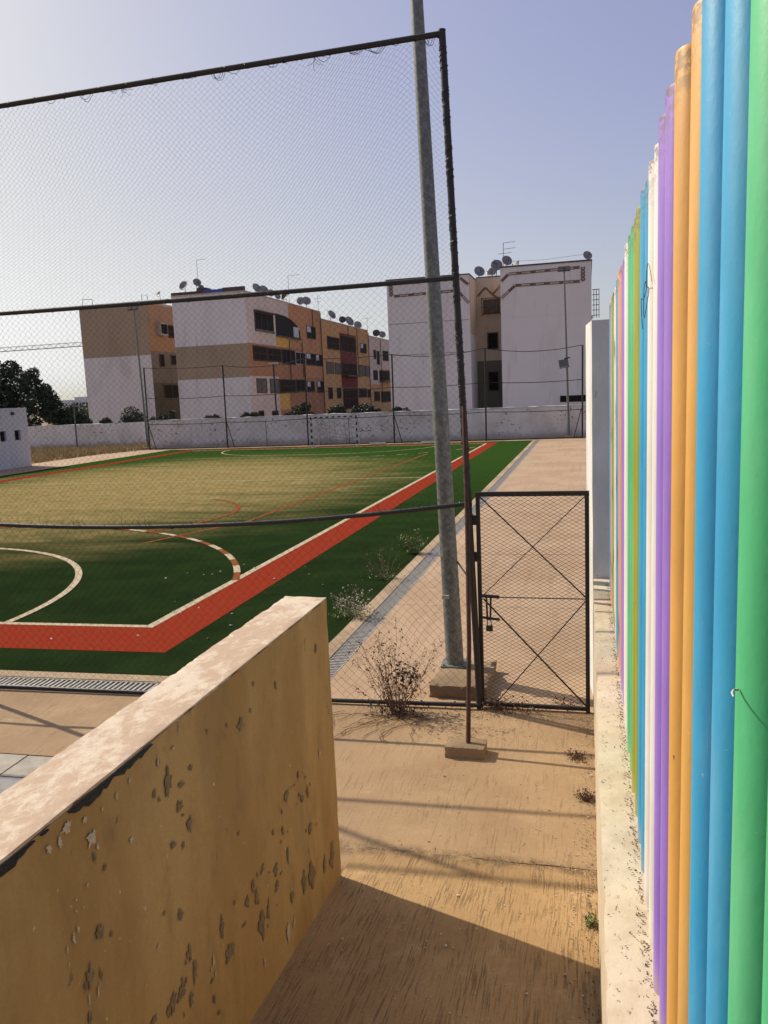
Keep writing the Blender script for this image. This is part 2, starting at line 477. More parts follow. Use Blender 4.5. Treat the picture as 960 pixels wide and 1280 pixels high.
# ------------------------------------------------------------------ mesh helpers
class MB:
    def __init__(self):
        self.v, self.f, self.mi = [], [], []
        self.cur = 0

    def add(self, vs, fs):
        b = len(self.v)
        self.v += [tuple(x) for x in vs]
        self.f += [tuple(b + i for i in q) for q in fs]
        self.mi += [self.cur] * len(fs)
        return self

    def box(self, x0, x1, y0, y1, z0, z1):
        vs = [(x, y, z) for z in (z0, z1) for y in (y0, y1) for x in (x0, x1)]
        return self.add(vs, [(0, 2, 3, 1), (4, 5, 7, 6), (0, 1, 5, 4), (2, 6, 7, 3), (0, 4, 6, 2), (1, 3, 7, 5)])

    def obox(self, c, hx, hy, hz, ax=None, ay=None):
        ax = Vector(ax or (1, 0, 0)).normalized()
        ay = Vector(ay or (0, 1, 0)).normalized()
        az = ax.cross(ay).normalized()
        c = Vector(c)
        vs = [c + ax * (sx * hx) + ay * (sy * hy) + az * (sz * hz) for sz in (-1, 1) for sy in (-1, 1) for sx in (-1, 1)]
        return self.add(vs, [(0, 2, 3, 1), (4, 5, 7, 6), (0, 1, 5, 4), (2, 6, 7, 3), (0, 4, 6, 2), (1, 3, 7, 5)])

    def bar(self, a, b, w, h=None):
        """square bar from a to b"""
        a, b = Vector(a), Vector(b)
        d = (b - a)
        L = d.length
        d.normalize()
        up = Vector((0, 0, 1)) if abs(d.z) < 0.9 else Vector((0, 1, 0))
        s = d.cross(up).normalized()
        return self.obox((a + b) / 2, L / 2, w / 2, (h or w) / 2, d, s)

    def tube(self, pts, r, n=8, cap=True):
        pts = [Vector(p) for p in pts]
        rs = r if isinstance(r, (list, tuple)) else [r] * len(pts)
        vs, fs = [], []
        prev = None
        for i, p in enumerate(pts):
            d = (pts[min(i + 1, len(pts) - 1)] - pts[max(i - 1, 0)]).normalized()
            if prev is None:
                up = Vector((0, 0, 1)) if abs(d.z) < 0.9 else Vector((0, 1, 0))
                s = d.cross(up).normalized()
            else:
                s = (prev - d * prev.dot(d)).normalized()
            prev = s
            t = d.cross(s)
            for k in range(n):
                a = 2 * pi * k / n
                vs.append(p + (s * cos(a) + t * sin(a)) * rs[i])
        for i in range(len(pts) - 1):
            for k in range(n):
                fs.append((i * n + k, i * n + (k + 1) % n, (i + 1) * n + (k + 1) % n, (i + 1) * n + k))
        if cap and n > 3:
            fs.append(tuple(range(n))[::-1])
            fs.append(tuple((len(pts) - 1) * n + k for k in range(n)))
        return self.add(vs, fs)

    def prism(self, poly, z0, z1):
        n = len(poly)
        vs = [(x, y, z0) for x, y in poly] + [(x, y, z1) for x, y in poly]
        fs = [tuple(range(n))[::-1], tuple(range(n, 2 * n))]
        fs += [(i, (i + 1) % n, n + (i + 1) % n, n + i) for i in range(n)]
        return self.add(vs, fs)

    def sheet(self, poly, z):
        n = len(poly)
        return self.add([(x, y, z) for x, y in poly], [tuple(range(n))])

    def build(self, name, mat, parent=None, smooth=False, label=None, local=False, fix=True):
        me = bpy.data.meshes.new(name)
        me.from_pydata(self.v, [], self.f)
        for m in (mat if isinstance(mat, (list, tuple)) else [mat]):
            me.materials.append(MATS[m])
        if isinstance(mat, (list, tuple)):
            me.polygons.foreach_set('material_index', self.mi)
        if fix and len(self.f) < 20000:
            bm = bmesh.new()
            bm.from_mesh(me)
            bmesh.ops.recalc_face_normals(bm, faces=bm.faces)
            bm.to_mesh(me)
            bm.free()
        if smooth:
            me.polygons.foreach_set('use_smooth', [True] * len(me.polygons))
            try:
                me.set_sharp_from_angle(angle=radians(40))
            except Exception:
                pass
        me.update()
        o = bpy.data.objects.new(name, me)
        COL.objects.link(o)
        if parent:
            o.parent = parent
            if not local:
                p = parent
                off = Vector((0, 0, 0))
                while p:
                    off += p.location
                    p = p.parent
                o.location = -off
        if label:
            o['label'] = label
        return o


def tag(o, label, cat=None, group=None, kind=None):
    o['label'] = label
    if cat:
        o['category'] = cat
    if group:
        o['group'] = group
    if kind:
        o['kind'] = kind
    return o


def thing(name, label, cat, loc=(0, 0, 0), group=None):
    o = bpy.data.objects.new(name, None)
    COL.objects.link(o)
    o.location = loc
    o.empty_display_size = 0.2
    return tag(o, label, cat, group)


def struct(o, label=None):
    o['kind'] = 'structure'
    if label:
        o['label'] = label
    return o


def copy_tree(o, parent=None):
    c = o.copy()
    COL.objects.link(c)
    if parent:
        c.parent = parent
    for ch in o.children:
        copy_tree(ch, c)
    return c


def rough_box(x0, x1, y0, y1, z0, z1, res=0.05, amp=0.004, chip=0.012, seed=0.0, zfun=None, rx=None, ry=None, rz=None):
    """closed box, subdivided, faces gently uneven and arrises chipped"""
    mb = MB()
    nx, ny, nz = [max(1, round((b - a) / (r or res))) for a, b, r in ((x0, x1, rx), (y0, y1, ry), (z0, z1, rz))]
    idx = {}

    def vert(i, j, k):
        key = (i, j, k)
        if key in idx:
            return idx[key]
        x, y, zz = x0 + (x1 - x0) * i / nx, y0 + (y1 - y0) * j / ny, z0 + (z1 - z0) * k / nz
        p = Vector((x, y, zz))
        q = p * 6 + Vector((seed, seed * 2, 0))
        d = noise.noise_vector(q) * amp + noise.noise_vector(p * 1.3 + Vector((seed, 0, 0))) * amp * 1.5
        on = [i in (0, nx), j in (0, ny), k in (0, nz)]
        if sum(on) >= 2:
            c = max(0.0, noise.noise(p * 9 + Vector((0, seed, 3))) + 0.15) * chip + max(0.0, noise.noise(p * 31) - 0.1) * chip
            if on[0]:
                d.x += c * (1 if i == 0 else -1)
            if on[1]:
                d.y += c * (1 if j == 0 else -1)
            if on[2]:
                d.z += c * (1 if k == 0 else -1)
        p = p + d
        if zfun:
            p.z += zfun(x, y)
        mb.v.append(tuple(p))
        idx[key] = len(mb.v) - 1
        return idx[key]

    def quad(a, b, c, d):
        mb.f.append((vert(*a), vert(*b), vert(*c), vert(*d)))
        mb.mi.append(0)
    for i in range(nx):
        for j in range(ny):
            quad((i, j, 0), (i, j + 1, 0), (i + 1, j + 1, 0), (i + 1, j, 0))
            quad((i, j, nz), (i + 1, j, nz), (i + 1, j + 1, nz), (i, j + 1, nz))
    for i in range(nx):
        for k in range(nz):
            quad((i, 0, k), (i + 1, 0, k), (i + 1, 0, k + 1), (i, 0, k + 1))
            quad((i, ny, k), (i, ny, k + 1), (i + 1, ny, k + 1), (i + 1, ny, k))
    for j in range(ny):
        for k in range(nz):
            quad((0, j, k), (0, j, k + 1), (0, j + 1, k + 1), (0, j + 1, k))
            quad((nx, j, k), (nx, j + 1, k), (nx, j + 1, k + 1), (nx, j, k + 1))
    return mb


def grid_sheet(x0, x1, y0, y1, nx, ny, zf, xyf=None):
    mb = MB()
    for j in range(ny + 1):
        for i in range(nx + 1):
            x, y = x0 + (x1 - x0) * i / nx, y0 + (y1 - y0) * j / ny
            if xyf:
                x, y = xyf(x, y, i, j)
            mb.v.append((x, y, zf(x, y)))
    for j in range(ny):
        for i in range(nx):
            a = j * (nx + 1) + i
            mb.f.append((a, a + 1, a + nx + 2, a + nx + 1))
            mb.mi.append(0)
    return mb


def sh(x, y):
    """the near end of the pitch, its drain and the fence run slightly askew"""
    return y + 0.035 * (x + 1.1)


# ------------------------------------------------------------------ ground
mb = MB().sheet([(-2500, -600), (2500, -600), (2500, 3500), (-2500, 3500)], -0.30)
struct(mb.build('ground', 'dirt'), 'dry earth running out to the horizon')

RS = 0.112   # ramp gradient
RY = 5.25


def ramp_z(x, y):
    return max(0.0, (RY - y) * RS)


# level apron in front of the gate and along the fence, ragged where it meets the ramp
def apron_edge(x, y, i, j):
    if j == 0:
        y += 0.02 * noise.noise(Vector((x * 3, 1, 0))) + 0.010 * noise.noise(Vector((x * 15, 2, 0))) - 0.004
    return x, y


mb = grid_sheet(-1.66, 0.06, RY + 0.015, 8.02, 40, 40, lambda x, y: 0.004 * noise.noise(Vector((x * 1.5, y * 1.5, 0))), apron_edge)
apron = struct(mb.build('concrete_apron', 'brushed_concrete', smooth=True), 'level brushed concrete slab before the gate')
mb = MB().sheet([(-2.95, 3.6), (-1.60, 3.6), (-1.60, 8.02), (-2.95, 8.02)], 0.0)
mb.sheet([(-18, sh(-18, 6.46)), (-2.95, sh(-2.95, 6.36)), (-2.95, sh(-2.95, 7.96)), (-18, sh(-18, 7.96))], 0.0)
struct(mb.build('concrete_path', 'brushed_concrete'), 'sandy concrete path along the outside of the fence')
mb = MB().sheet([(-1.60, RY - 0.1), (0.06, RY - 0.1), (0.06, RY + 0.12), (-1.60, RY + 0.12)], -0.022)
struct(mb.build('joint_crack', 'crack_dirt'), 'dark dirty crack between ramp and level slab')


def ramp_edge(x, y, i, j):
    if j == 60:
        y += 0.02 * noise.noise(Vector((x * 3, 1, 0))) + 0.010 * noise.noise(Vector((x * 15, 2, 0))) + 0.009 * noise.noise(Vector((x * 6, 7, 0))) + 0.006 * noise.noise(Vector((x * 40, 7, 0)))
    return x, y


mb = grid_sheet(-1.66, 0.06, -1.6, RY, 30, 60, lambda x, y: ramp_z(x, y) + 0.006 * noise.noise(Vector((x * 1.3, y * 1.3, 4))) + (0.004 if y > RY - 0.3 else 0), ramp_edge)
struct(mb.build('ramp', 'ramp_concrete', smooth=True), 'grooved concrete ramp between the parapet and the pole fence')

# walkway beyond the gate, in slabs with joints
walk = MB()
struct(bpy.data.objects.new('walkway', None))
wk = bpy.data.objects['walkway']
COL.objects.link(wk)
wk['label'] = 'pinkish concrete walkway beside the pitch'
ys = [8.03, 12.0, 16.0, 20.0, 24.0, 28.0, 32.0, 36.0, 40.0, 44.0, 48.0, 52.0, 54.2]
for a, b in zip(ys[:-1], ys[1:]):
    zt = random.uniform(-0.002, 0.002)
    m = MB().box(-2.95, 3.2 if a > 9 else 0.047, a + 0.006, b - 0.006, -0.1, zt)
    m.build('slab', 'walkway_concrete', wk)
m = MB().box(-2.96, 3.2, 8.03, 54.2, -0.14, -0.02)
m.build('joint_filler', 'crack_dirt', wk)

# drains
drain = thing('drain_channel', 'galvanised grated drain channel running along the right side of the pitch', 'drain', (-3.07, 8.4, 0))
MB().box(-3.20, -2.95, 8.36, 52.2, -0.2, -0.06).build('channel', 'channel_dark', drain)
gm = MB()
for s in (-0.119, 0.119):
    gm.box(s - 0.006, s + 0.006, -0.497, 0.497, -0.03, 0.003)
for k in range(17):
    y = -0.470 + k * 0.0585
    gm.box(-0.113, 0.113, y - 0.012, y + 0.012, -0.022, 0.0)
g0 = None
for k in range(44):
    if g0 is None:
        g0 = gm.build('grate', 'grate_steel', drain, local=True)
        o = g0
    else:
        o = g0.copy()
        COL.objects.link(o)
        o.parent = drain
    o.location = (-0.005, 0.46 + k * 0.995, 0)
    o.rotation_euler = (random.uniform(-.004, .004), 0, 0)
drain2 = thing('drain_channel', 'grated drain channel behind the parapet at the near end of the pitch', 'drain', (-3.2, 8.2, 0))
MB().sheet([(-18, sh(-18, 7.9)), (-2.96, sh(-2.96, 7.9)), (-2.96, sh(-2.96, 8.42)), (-18, sh(-18, 8.42))], -0.10).build('channel', 'channel_dark', drain2)
gm = MB()
for s in (-0.165, 0.165):
    gm.box(-0.497, 0.497, s - 0.008, s + 0.008, -0.03, 0.004)
for k in range(15):
    x = -0.47 + k * 0.067
    gm.box(x - 0.0125, x + 0.0125, -0.157, 0.157, -0.03, 0.0)
g0 = None
for k in range(15):
    x = -0.26 - k * 1.0
    if g0 is None:
        g0 = gm.build('grate', 'grate_steel', drain2, local=True)
        o = g0
    else:
        o = g0.copy()
        COL.objects.link(o)
        o.parent = drain2
    o.location = (x, sh(x - 3.2, 8.18) - 8.2, 0)
    o.rotation_euler = (0, 0, 0.035)
kb = MB()
k0 = -18.0
kb.prism([(-18, sh(-18, 8.36)), (-3.20, sh(-3.2, 8.36)), (-3.20, 52.2), (-3.40, 52.2), (-3.40, sh(-3.4, 8.56)), (-18, sh(-18, 8.56))], -0.1, 0.012)
struct(kb.build('drain_kerb', 'kerb_concrete'), 'narrow concrete kerb between turf and drain')

# turf
TX0, TX1, TY1 = -29.2, -3.40, 52.3
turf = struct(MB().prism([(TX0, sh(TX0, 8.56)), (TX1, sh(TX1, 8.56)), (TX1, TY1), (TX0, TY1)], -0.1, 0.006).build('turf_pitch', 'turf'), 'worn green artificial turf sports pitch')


def mark(name, polys, mat, z):
    mb = MB()
    for p in polys:
        mb.sheet(p, z)
    return mb.build(name, mat, turf)


yo, yi = 9.42, 10.52
mark('red_border', [[(-27.2, sh(-27.2, yo)), (-5.5, sh(-5.5, yo)), (-6.32, sh(-6.32, yi)), (-27.2, sh(-27.2, yi))],
                    [(-5.5, sh(-5.5, yo)), (-5.52, 51.2), (-6.12, 50.3), (-6.32, sh(-6.32, yi))],
                    [(-5.52, 51.2), (-27.2, 51.2), (-27.2, 50.5), (-6.12, 50.5)],
                    [(-26.5, 11.5), (-26.5, 50.4), (-27.2, 50.4), (-27.2, 11.5)]], 'red_turf', 0.010)
mark('white_border_line', [[(-26.4, sh(-26.4, yi - .01)), (-6.30, sh(-6.30, yi - .01)), (-6.44, sh(-6.44, yi + .11)), (-26.4, sh(-26.4, yi + .11))],
                           [(-6.30, sh(-6.30, yi - .01)), (-6.10, 50.3), (-6.22, 50.3), (-6.44, sh(-6.44, yi + .11))],
                           [(-6.22, 50.2), (-26.4, 50.2), (-26.4, 50.32), (-6.22, 50.32)]], 'white_line', 0.014)
mark('halfway_line', [[(-6.35, 30.78), (-26.4, 30.42), (-26.4, 30.54), (-6.35, 30.90)]], 'faded_white_line', 0.013)


def arc(cx, cy, r, a0, a1, w, n=40):
    out = []
    for k in range(n):
        p, q = radians(a0 + (a1 - a0) * k / n), radians(a0 + (a1 - a0) * (k + 1) / n)
        out.append([(cx + (r - w) * cos(p), cy + (r - w) * sin(p)), (cx + r * cos(p), cy + r * sin(p)),
                    (cx + r * cos(q), cy + r * sin(q)), (cx + (r - w) * cos(q), cy + (r - w) * sin(q))])
    return out


GX = -14.7
mark('goal_area_line', arc(GX, 10.35, 5.92, 0, 90, 0.13) + [[(GX, 16.14), (GX, 16.27), (GX - 3, 16.27), (GX - 3, 16.14)]] + arc(GX - 3, 10.35, 5.92, 90, 178, 0.13), 'white_line', 0.0175)
mark('far_goal_area_line', arc(GX, 50.25, 5.9, -90, 0, 0.12) + [[(GX, 44.35), (GX - 3, 44.35), (GX - 3, 44.47), (GX, 44.47)]] + arc(GX - 3, 50.25, 5.9, 180, 270, 0.12), 'faded_white_line', 0.0175)
rd, wd = [], []
for k in range(22):
    a0 = 19.9 + k * 4.3
    (wd if k % 2 else rd).extend(arc(GX, 10.35, 8.95, a0, a0 + 4.3, 0.13, 5))
mark('dashed_arc_red', rd, 'red_line', 0.0185)
mark('dashed_arc_white', wd, 'white_line', 0.0185)
wd = []
for k in range(0, 18, 2):
    wd += arc(GX, 50.25, 8.9, -85 + k * 4.3, -85 + k * 4.3 + 4.3, 0.12, 4)
mark('far_dashed_arc', wd, 'faded_white_line', 0.0195)
mark('red_court_line', [[(-10.45, 16.9), (-10.33, 16.9), (-9.02, 20.2), (-8.44, 43.0), (-8.58, 43.0), (-9.15, 20.2)],
                        [(-9.3, 38.0), (-9.3, 38.12), (-8.6, 38.6), (-8.6, 38.45)]], 'red_line', 0.0115)
mark('red_circle_line', arc(-14.3, 21.2, 4.15, -40, 62, 0.14, 30), 'red_line', 0.0155)

# concrete strip and dry grass on the far left
struct(MB().prism([(-33.2, 10), (-29.2, 10), (-29.2, 53.2), (-31.5, 53.2), (-33.2, 49)], -0.1, 0.0).build('side_path', 'walkway_concrete'), 'pale concrete path on the far left of the pitch')
struct(MB().prism([(-31.5, 52.3), (3.2, 52.3), (3.2, 54.2), (-31.5, 54.2)], -0.12, -0.004).build('end_path', 'kerb_concrete'), 'dusty concrete strip at the foot of the back wall')
struct(MB().sheet([(-60, 41.3), (-33.2, 41.3), (-33.2, 49), (-31.6, 54), (-31.6, 60), (-60, 60)], -0.02).build('dry_verge', 'dirt'), 'strip of bare earth under the dry grass')


def leaf_mesh(pts, size, seed=1, flat=0.0, asp=0.55, up=0.0):
    """many small leaf quads at the given points"""
    rnd = random.Random(seed)
    mb = MB()
    for p in pts:
        s = size * rnd.uniform(0.6, 1.4)
        n = Vector((rnd.gauss(0, 1), rnd.gauss(0, 1), rnd.gauss(0, 1) + flat)).normalized()
        a = n.orthogonal().normalized()
        a.rotate(Matrix.Rotation(rnd.uniform(0, 6.28), 3, n))
        if up:
            a = (a + Vector((0, 0, up))).normalized()
        b = n.cross(a).normalized()
        p = Vector(p)
        mb.add([p - a * s, p - b * s * asp + n * s * .12, p + a * s, p + b * s * asp + n * s * .12], [(0, 1, 2, 3)])
    return mb


def clump_pts(rnd, blobs, n, shell=0.35):
    tot = sum(b[3] ** 2 for b in blobs)
    pts = []
    for (x, y, zz, r) in blobs:
        for _ in range(int(n * r * r / tot)):
            d = Vector((rnd.gauss(0, 1), rnd.gauss(0, 1), rnd.gauss(0, 1))).normalized()
            rr = r * (shell + (1 - shell) * rnd.random() ** 0.6) * (1 + 0.25 * noise.noise(d * 2.5 + Vector((x, y, zz))))
            pts.append((x + d.x * rr, y + d.y * rr, zz + d.z * rr * 0.9))
    return pts


rnd = random.Random(3)
pts = [(rnd.uniform(-46, -31.7), rnd.uniform(42, 57), 0) for _ in range(9000)]
pts = [(x, y, zz) for x, y, zz in pts if x < -33.2 - max(0, y - 49) * -0.3 or y > 53]
mb = MB()
for (x, y, zz) in pts:
    h = rnd.uniform(0.12, 0.5) * (0.6 + 0.8 * max(0, noise.noise(Vector((x * .5, y * .5, 0))) + .3))
    a = rnd.uniform(0, pi)
    dx, dy = cos(a) * 0.05, sin(a) * 0.05
    lx, ly = rnd.uniform(-.15, .15), rnd.uniform(-.15, .15)
    mb.add([(x - dx, y - dy, -0.02), (x + dx, y + dy, -0.02), (x + lx, y + ly, h)], [(0, 1, 2)])
tag(mb.build('dry_grass', 'straw', fix=False), 'dry yellow grass growing before the far left wall', None, None, 'stuff')

# grey paving tiles beside the ramp wall
pav = bpy.data.objects.new('tiled_paving', None)
COL.objects.link(pav)
struct(pav, 'grey and beige square paving tiles left of the parapet')
MB().sheet([(-9, 2.5), (-2.0, 2.5), (-2.0, sh(-2, 6.36)), (-9, sh(-9, 6.46))], -0.012).build('mortar_bed', 'block_concrete', pav)
t0 = {}
for i in range(14):
    for j in range(8):
        x, y = -2.45 - i * 0.43, 6.10 - j * 0.43
        mt = 'tile_grey' if rnd.random() < 0.55 else 'tile_pale'
        if mt not in t0:
            t0[mt] = MB().box(-0.207, 0.207, -0.207, 0.207, -0.03, 0.002).build('tile', mt, pav, local=True)
            o = t0[mt]
        else:
            o = t0[mt].copy()
            COL.objects.link(o)
            o.parent = pav
        o.location = (x, sh(x, y + 0.05), rnd.uniform(-.003, .002))
        o.rotation_euler = (rnd.uniform(-.004, .004), rnd.uniform(-.004, .004), 0.035)

# ------------------------------------------------------------------ parapet on the left
par = thing('parapet_wall', 'ochre plastered parapet wall with flaking paint beside the ramp', 'wall', (-1.8, 4.8, 0))
rough_box(-1.935, -1.65, -1.5, 4.81, -0.1, 2.002, 0.06, 0.0012, 0.004, 1.0).build('wall_body', 'ochre_plaster', par, True)


def chiptop(x, y):
    return 0.0


rough_box(-1.938, -1.649, -1.5, 4.813, 2.0035, 2.016, 0.025, 0.0008, 0.006, 5.0, rz=0.02).build('coping', 'coping_plaster', par, True, 'pale whitewashed top face with worn pink patches')
bit = MB()
edge = [(2.62, .004), (2.56, .022), (2.50, .018), (2.44, .034), (2.38, .020), (2.355, .002), (2.33, .022), (2.27, .036), (2.2, .045), (2.13, .024), (2.10, .003), (2.03, .004), (1.98, .008), (1.93, .002), (1.88, .016), (1.84, .03), (1.78, .036), (1.70, .02), (1.6, .004)]
prev = None
ring = []
for k in range(len(edge) - 1):
    for q in range(3):
        t = q / 3
        y = edge[k][0] * (1 - t) + edge[k + 1][0] * t
        h = edge[k][1] * (1 - t) + edge[k + 1][1] * t
        h *= 0.75 * (1 + 0.7 * noise.noise(Vector((y * 60, 0, 0))))
        ring.append((y, h))
for (y, h) in ring:
    n0 = len(bit.v)
    bit.v += [(-1.645, y, 2.001), (-1.638 - 0.005 * noise.noise(Vector((y * 40, 3, 0))), y, 1.998 - h * 0.3), (-1.642, y, 1.998 - h), (-1.655, y, 1.998 - h * 0.6)]
    if n0 >= 4 and (h > 0.0045 or bit.v[n0 - 2][2] < 1.993):
        for a in range(3):
            bit.f.append((n0 - 4 + a, n0 - 3 + a, n0 + 1 + a, n0 + a))
            bit.mi.append(0)
bit.build('bitumen_strip', 'bitumen', par, False, 'torn black bitumen strip showing under the top edge')

GREY = [(3.415, 1.737, 0.088, 0.07), (2.717, 1.781, 0.082, 0.116), (2.815, 1.731, 0.081, 0.038), (2.786, 1.649, 0.071, 0.059), (2.863, 1.532, 0.054, 0.069), (2.713, 1.52, 0.077, 0.037), (2.792, 1.473, 0.04, 0.033), (2.904, 1.764, 0.031, 0.03), (2.198, 1.503, 0.043, 0.063), (2.261, 1.45, 0.021, 0.025), (2.122, 1.386, 0.052, 0.111), (2.101, 1.252, 0.036, 0.049), (2.611, 0.888, 0.075, 0.087), (2.687, 0.885, 0.073, 0.09), (2.755, 0.788, 0.052, 0.092), (3.137, 0.73, 0.145, 0.093), (3.065, 0.892, 0.049, 0.116), (2.769, 0.992, 0.046, 0.091), (2.802, 0.89, 0.042, 0.093), (2.723, 1.205, 0.051, 0.059), (2.605, 1.29, 0.026, 0.026), (3.421, 0.881, 0.067, 0.073), (3.551, 0.89, 0.053, 0.056), (3.713, 0.789, 0.068, 0.078), (3.722, 0.686, 0.087, 0.068), (3.463, 0.793, 0.06, 0.11), (3.493, 0.628, 0.104, 0.149), (3.929, 1.099, 0.063, 0.07), (4.123, 1.123, 0.046, 0.063), (4.26, 0.949, 0.049, 0.087), (4.267, 0.708, 0.086, 0.088), (3.846, 0.937, 0.05, 0.08), (3.891, 0.767, 0.042, 0.121), (4.159, 0.963, 0.082, 0.064), (4.239, 0.423, 0.184, 0.176), (4.124, 0.448, 0.116, 0.129), (4.487, 0.33, 0.095, 0.138), (4.638, 0.315, 0.13, 0.19), (3.916, 0.492, 0.064, 0.082), (3.347, 0.841, 0.056, 0.072), (3.711, 1.003, 0.038, 0.038), (4.544, 1.753, 0.067, 0.054), (3.852, 1.042, 0.03, 0.04), (3.874, 1.765, 0.05, 0.058), (3.594, 1.879, 0.035, 0.026), (2.264, 1.703, 0.025, 0.032), (2.209, 1.771, 0.02, 0.049), (2.468, 0.93, 0.048, 0.037), (2.946, 0.632, 0.026, 0.049), (3.072, 1.852, 0.033, 0.032), (3.31, 1.229, 0.031, 0.025), (3.583, 0.629, 0.054, 0.114)]
PALE = [(2.205, 1.848, 0.07, 0.086), (2.083, 1.951, 0.087, 0.047), (2.178, 1.93, 0.03, 0.031), (2.455, 1.93, 0.032, 0.035), (2.365, 1.916, 0.026, 0.036), (2.278, 1.913, 0.016, 0.02), (2.653, 1.905, 0.026, 0.034), (2.045, 1.928, 0.024, 0.058), (1.99, 1.934, 0.033, 0.045), (2.429, 1.71, 0.036, 0.027), (3.831, 0.335, 0.093, 0.162), (2.964, 0.81, 0.039, 0.065), (2.087, 1.589, 0.021, 0.036), (2.088, 1.655, 0.014, 0.017), (2.061, 1.574, 0.025, 0.048), (2.025, 1.562, 0.021, 0.029), (2.156, 1.304, 0.019, 0.062), (2.105, 1.317, 0.018, 0.049), (2.544, 1.192, 0.025, 0.02), (2.435, 1.111, 0.014, 0.017), (3.494, 0.397, 0.035, 0.075), (2.776, 1.91, 0.039, 0.018), (2.094, 1.69, 0.014, 0.011), (2.126, 1.642, 0.014, 0.014), (2.026, 1.508, 0.013, 0.023), (4.503, 1.082, 0.034, 0.069), (3.918, 0.33, 0.043, 0.082)]


def flakes(lst, name, mat, proud, label, shrink=1.0):
    mb = MB()
    r = random.Random(len(lst))
    more = []
    for (y, zz, w, h) in lst:
        if h > 0.06:
            for _ in range(r.randint(0, 3)):
                more.append((y + r.gauss(0, w * .9), zz + r.gauss(0, h * .7), w * r.uniform(.12, .4), h * r.uniform(.15, .45)))
    lst = [(y, zz, w * r.uniform(.5, .85), h * .85) for (y, zz, w, h) in lst] + [m_ for m_ in more if m_[1] < 1.93]
    for (y, zz, w, h) in lst:
        n = 46
        ph = r.uniform(0, 99)
        tilt = r.uniform(-.35, .35)
        vs = []
        for k in range(n):
            a = 2 * pi * k / n
            f = 1 + 0.75 * noise.noise(Vector((cos(a) * 1.3 + ph, sin(a) * 1.3, ph * 3))) + 0.55 * noise.noise(Vector((cos(a) * 3.5 + ph, sin(a) * 3.5, ph))) + 0.35 * noise.noise(Vector((cos(a) * 11 + ph, sin(a) * 11, ph))) + r.uniform(-.08, .08)
            u, v_ = 0.5 * w * cos(a) * f * shrink, 0.5 * h * sin(a) * f * shrink
            vs.append((-1.65 + proud, y + u + tilt * v_ * 0.4, zz + v_))
        c = (-1.65 + proud + 0.0002, y, zz)
        vs.append(c)
        mb.add(vs, [(k, (k + 1) % n, n) for k in range(n)])
    o = mb.build(name, mat, par, label=label)
    o['kind'] = 'stuff'


flakes(GREY, 'bare_patches', 'bare_cement', 0.0048, 'grey cement showing where the paint has flaked off', 0.95)
flakes(PALE, 'pale_flakes', 'pale_flake', 0.0058, 'pale scraps of older paint', 0.8)

# ------------------------------------------------------------------ low wall and pole fence on the right
low = thing('low_wall', 'cream plastered low wall carrying the row of coloured poles', 'wall', (0.2, 4, 0))
rough_box(0.05, 0.55, -1.5, 8.497, -0.1, 1.30, 0.05, 0.003, 0.01, 9.0, rz=0.2).build('wall_body', 'cream_plaster', low, True)

fence = thing('pole_fence', 'tall fence of round poles painted in pairs of bright colours', 'fence', (0.262, 1.183, 1.3))
cols = ['green', 'green', 'blue', 'blue', 'orange', 'orange', 'purple', 'purple', 'white', 'white', 'blue', 'blue', 'olive', 'olive', 'green', 'green', 'white', 'white', 'purple', 'purple', 'salmon', 'salmon', 'blue', 'blue', 'white', 'white', 'olive', 'olive', 'salmon', 'salmon', 'blue', 'blue']
pr = 0.057
PH = 2.755
protos = {}
rnd = random.Random(11)


def pole_mesh(seed):
    mb = MB()
    n = 28
    rings = [(0.0, 1.0), (0.3, 1.0), (1.0, 1.0), (1.8, 1.0), (PH - 0.012, 1.0), (PH - 0.003, 0.96), (PH, 0.84)]
    for (zz, f) in rings:
        for k in range(n):
            a = 2 * pi * k / n
            mb.v.append((pr * f * cos(a), pr * f * sin(a), zz))
    for i in range(len(rings) - 1):
        for k in range(n):
            mb.f.append((i * n + k, i * n + (k + 1) % n, (i + 1) * n + (k + 1) % n, (i + 1) * n + k))
            mb.mi.append(0)
    mb.f.append(tuple((len(rings) - 1) * n + k for k in range(n)))
    mb.mi.append(0)
    return mb


def pole(k, colour):
    y = 1.183 + (k - 1) * 0.2275 + rnd.uniform(-.004, .004)
    if colour not in protos:
        o = pole_mesh(k).build('pole', colour + '_paint', fence, True, local=True)
        protos[colour] = o
    else:
        o = protos[colour].copy()
        COL.objects.link(o)
        o.parent = fence
    o.location = (rnd.uniform(-.002, .002), y - 1.183, -0.012 + rnd.uniform(-.012, .012) + (0.02 if k < 5 else 0))
    o.rotation_euler = (rnd.uniform(-.002, .002), rnd.uniform(-.002, .002), rnd.uniform(0, 6))
    o['label'] = colour + ' painted pole'


for k in range(-8, 0):
    pole(k, ['white', 'white', 'purple', 'purple', 'orange', 'orange', 'blue', 'blue'][k + 8])
for k, c in enumerate(cols):
    pole(k, c)
# thin loose wire tied round the white pair
tw = MB()
yc = 1.183 + 7 * 0.2275
pp = []
for k in range(60):
    t = k / 59
    pp.append((0.262 - pr - 0.004 - 0.012 * abs(sin(t * 9)), yc - 0.02 + t * 0.36 + 0.02 * sin(t * 17), 3.62 + 0.05 * sin(t * 11) - 0.05 * t + 0.03 * sin(t * 23)))
tw.tube(pp, 0.0012, 4)
tag(tw.build('loose_wire', 'black_metal'), 'thin curly wire caught on the white poles', 'wire')
mb = MB()
mb.tube([(0.262 - .056, 1.172, 2.865), (0.262 - .063, 1.166, 2.867), (0.262 - .067, 1.158, 2.866), (0.262 - .066, 1.152, 2.862)], [0.0018, 0.0018, 0.0016, 0.0012], 6)
tag(mb.build('cable_tie', 'white_paint'), 'white plastic tie tail sticking out from a green pole', 'cable tie')

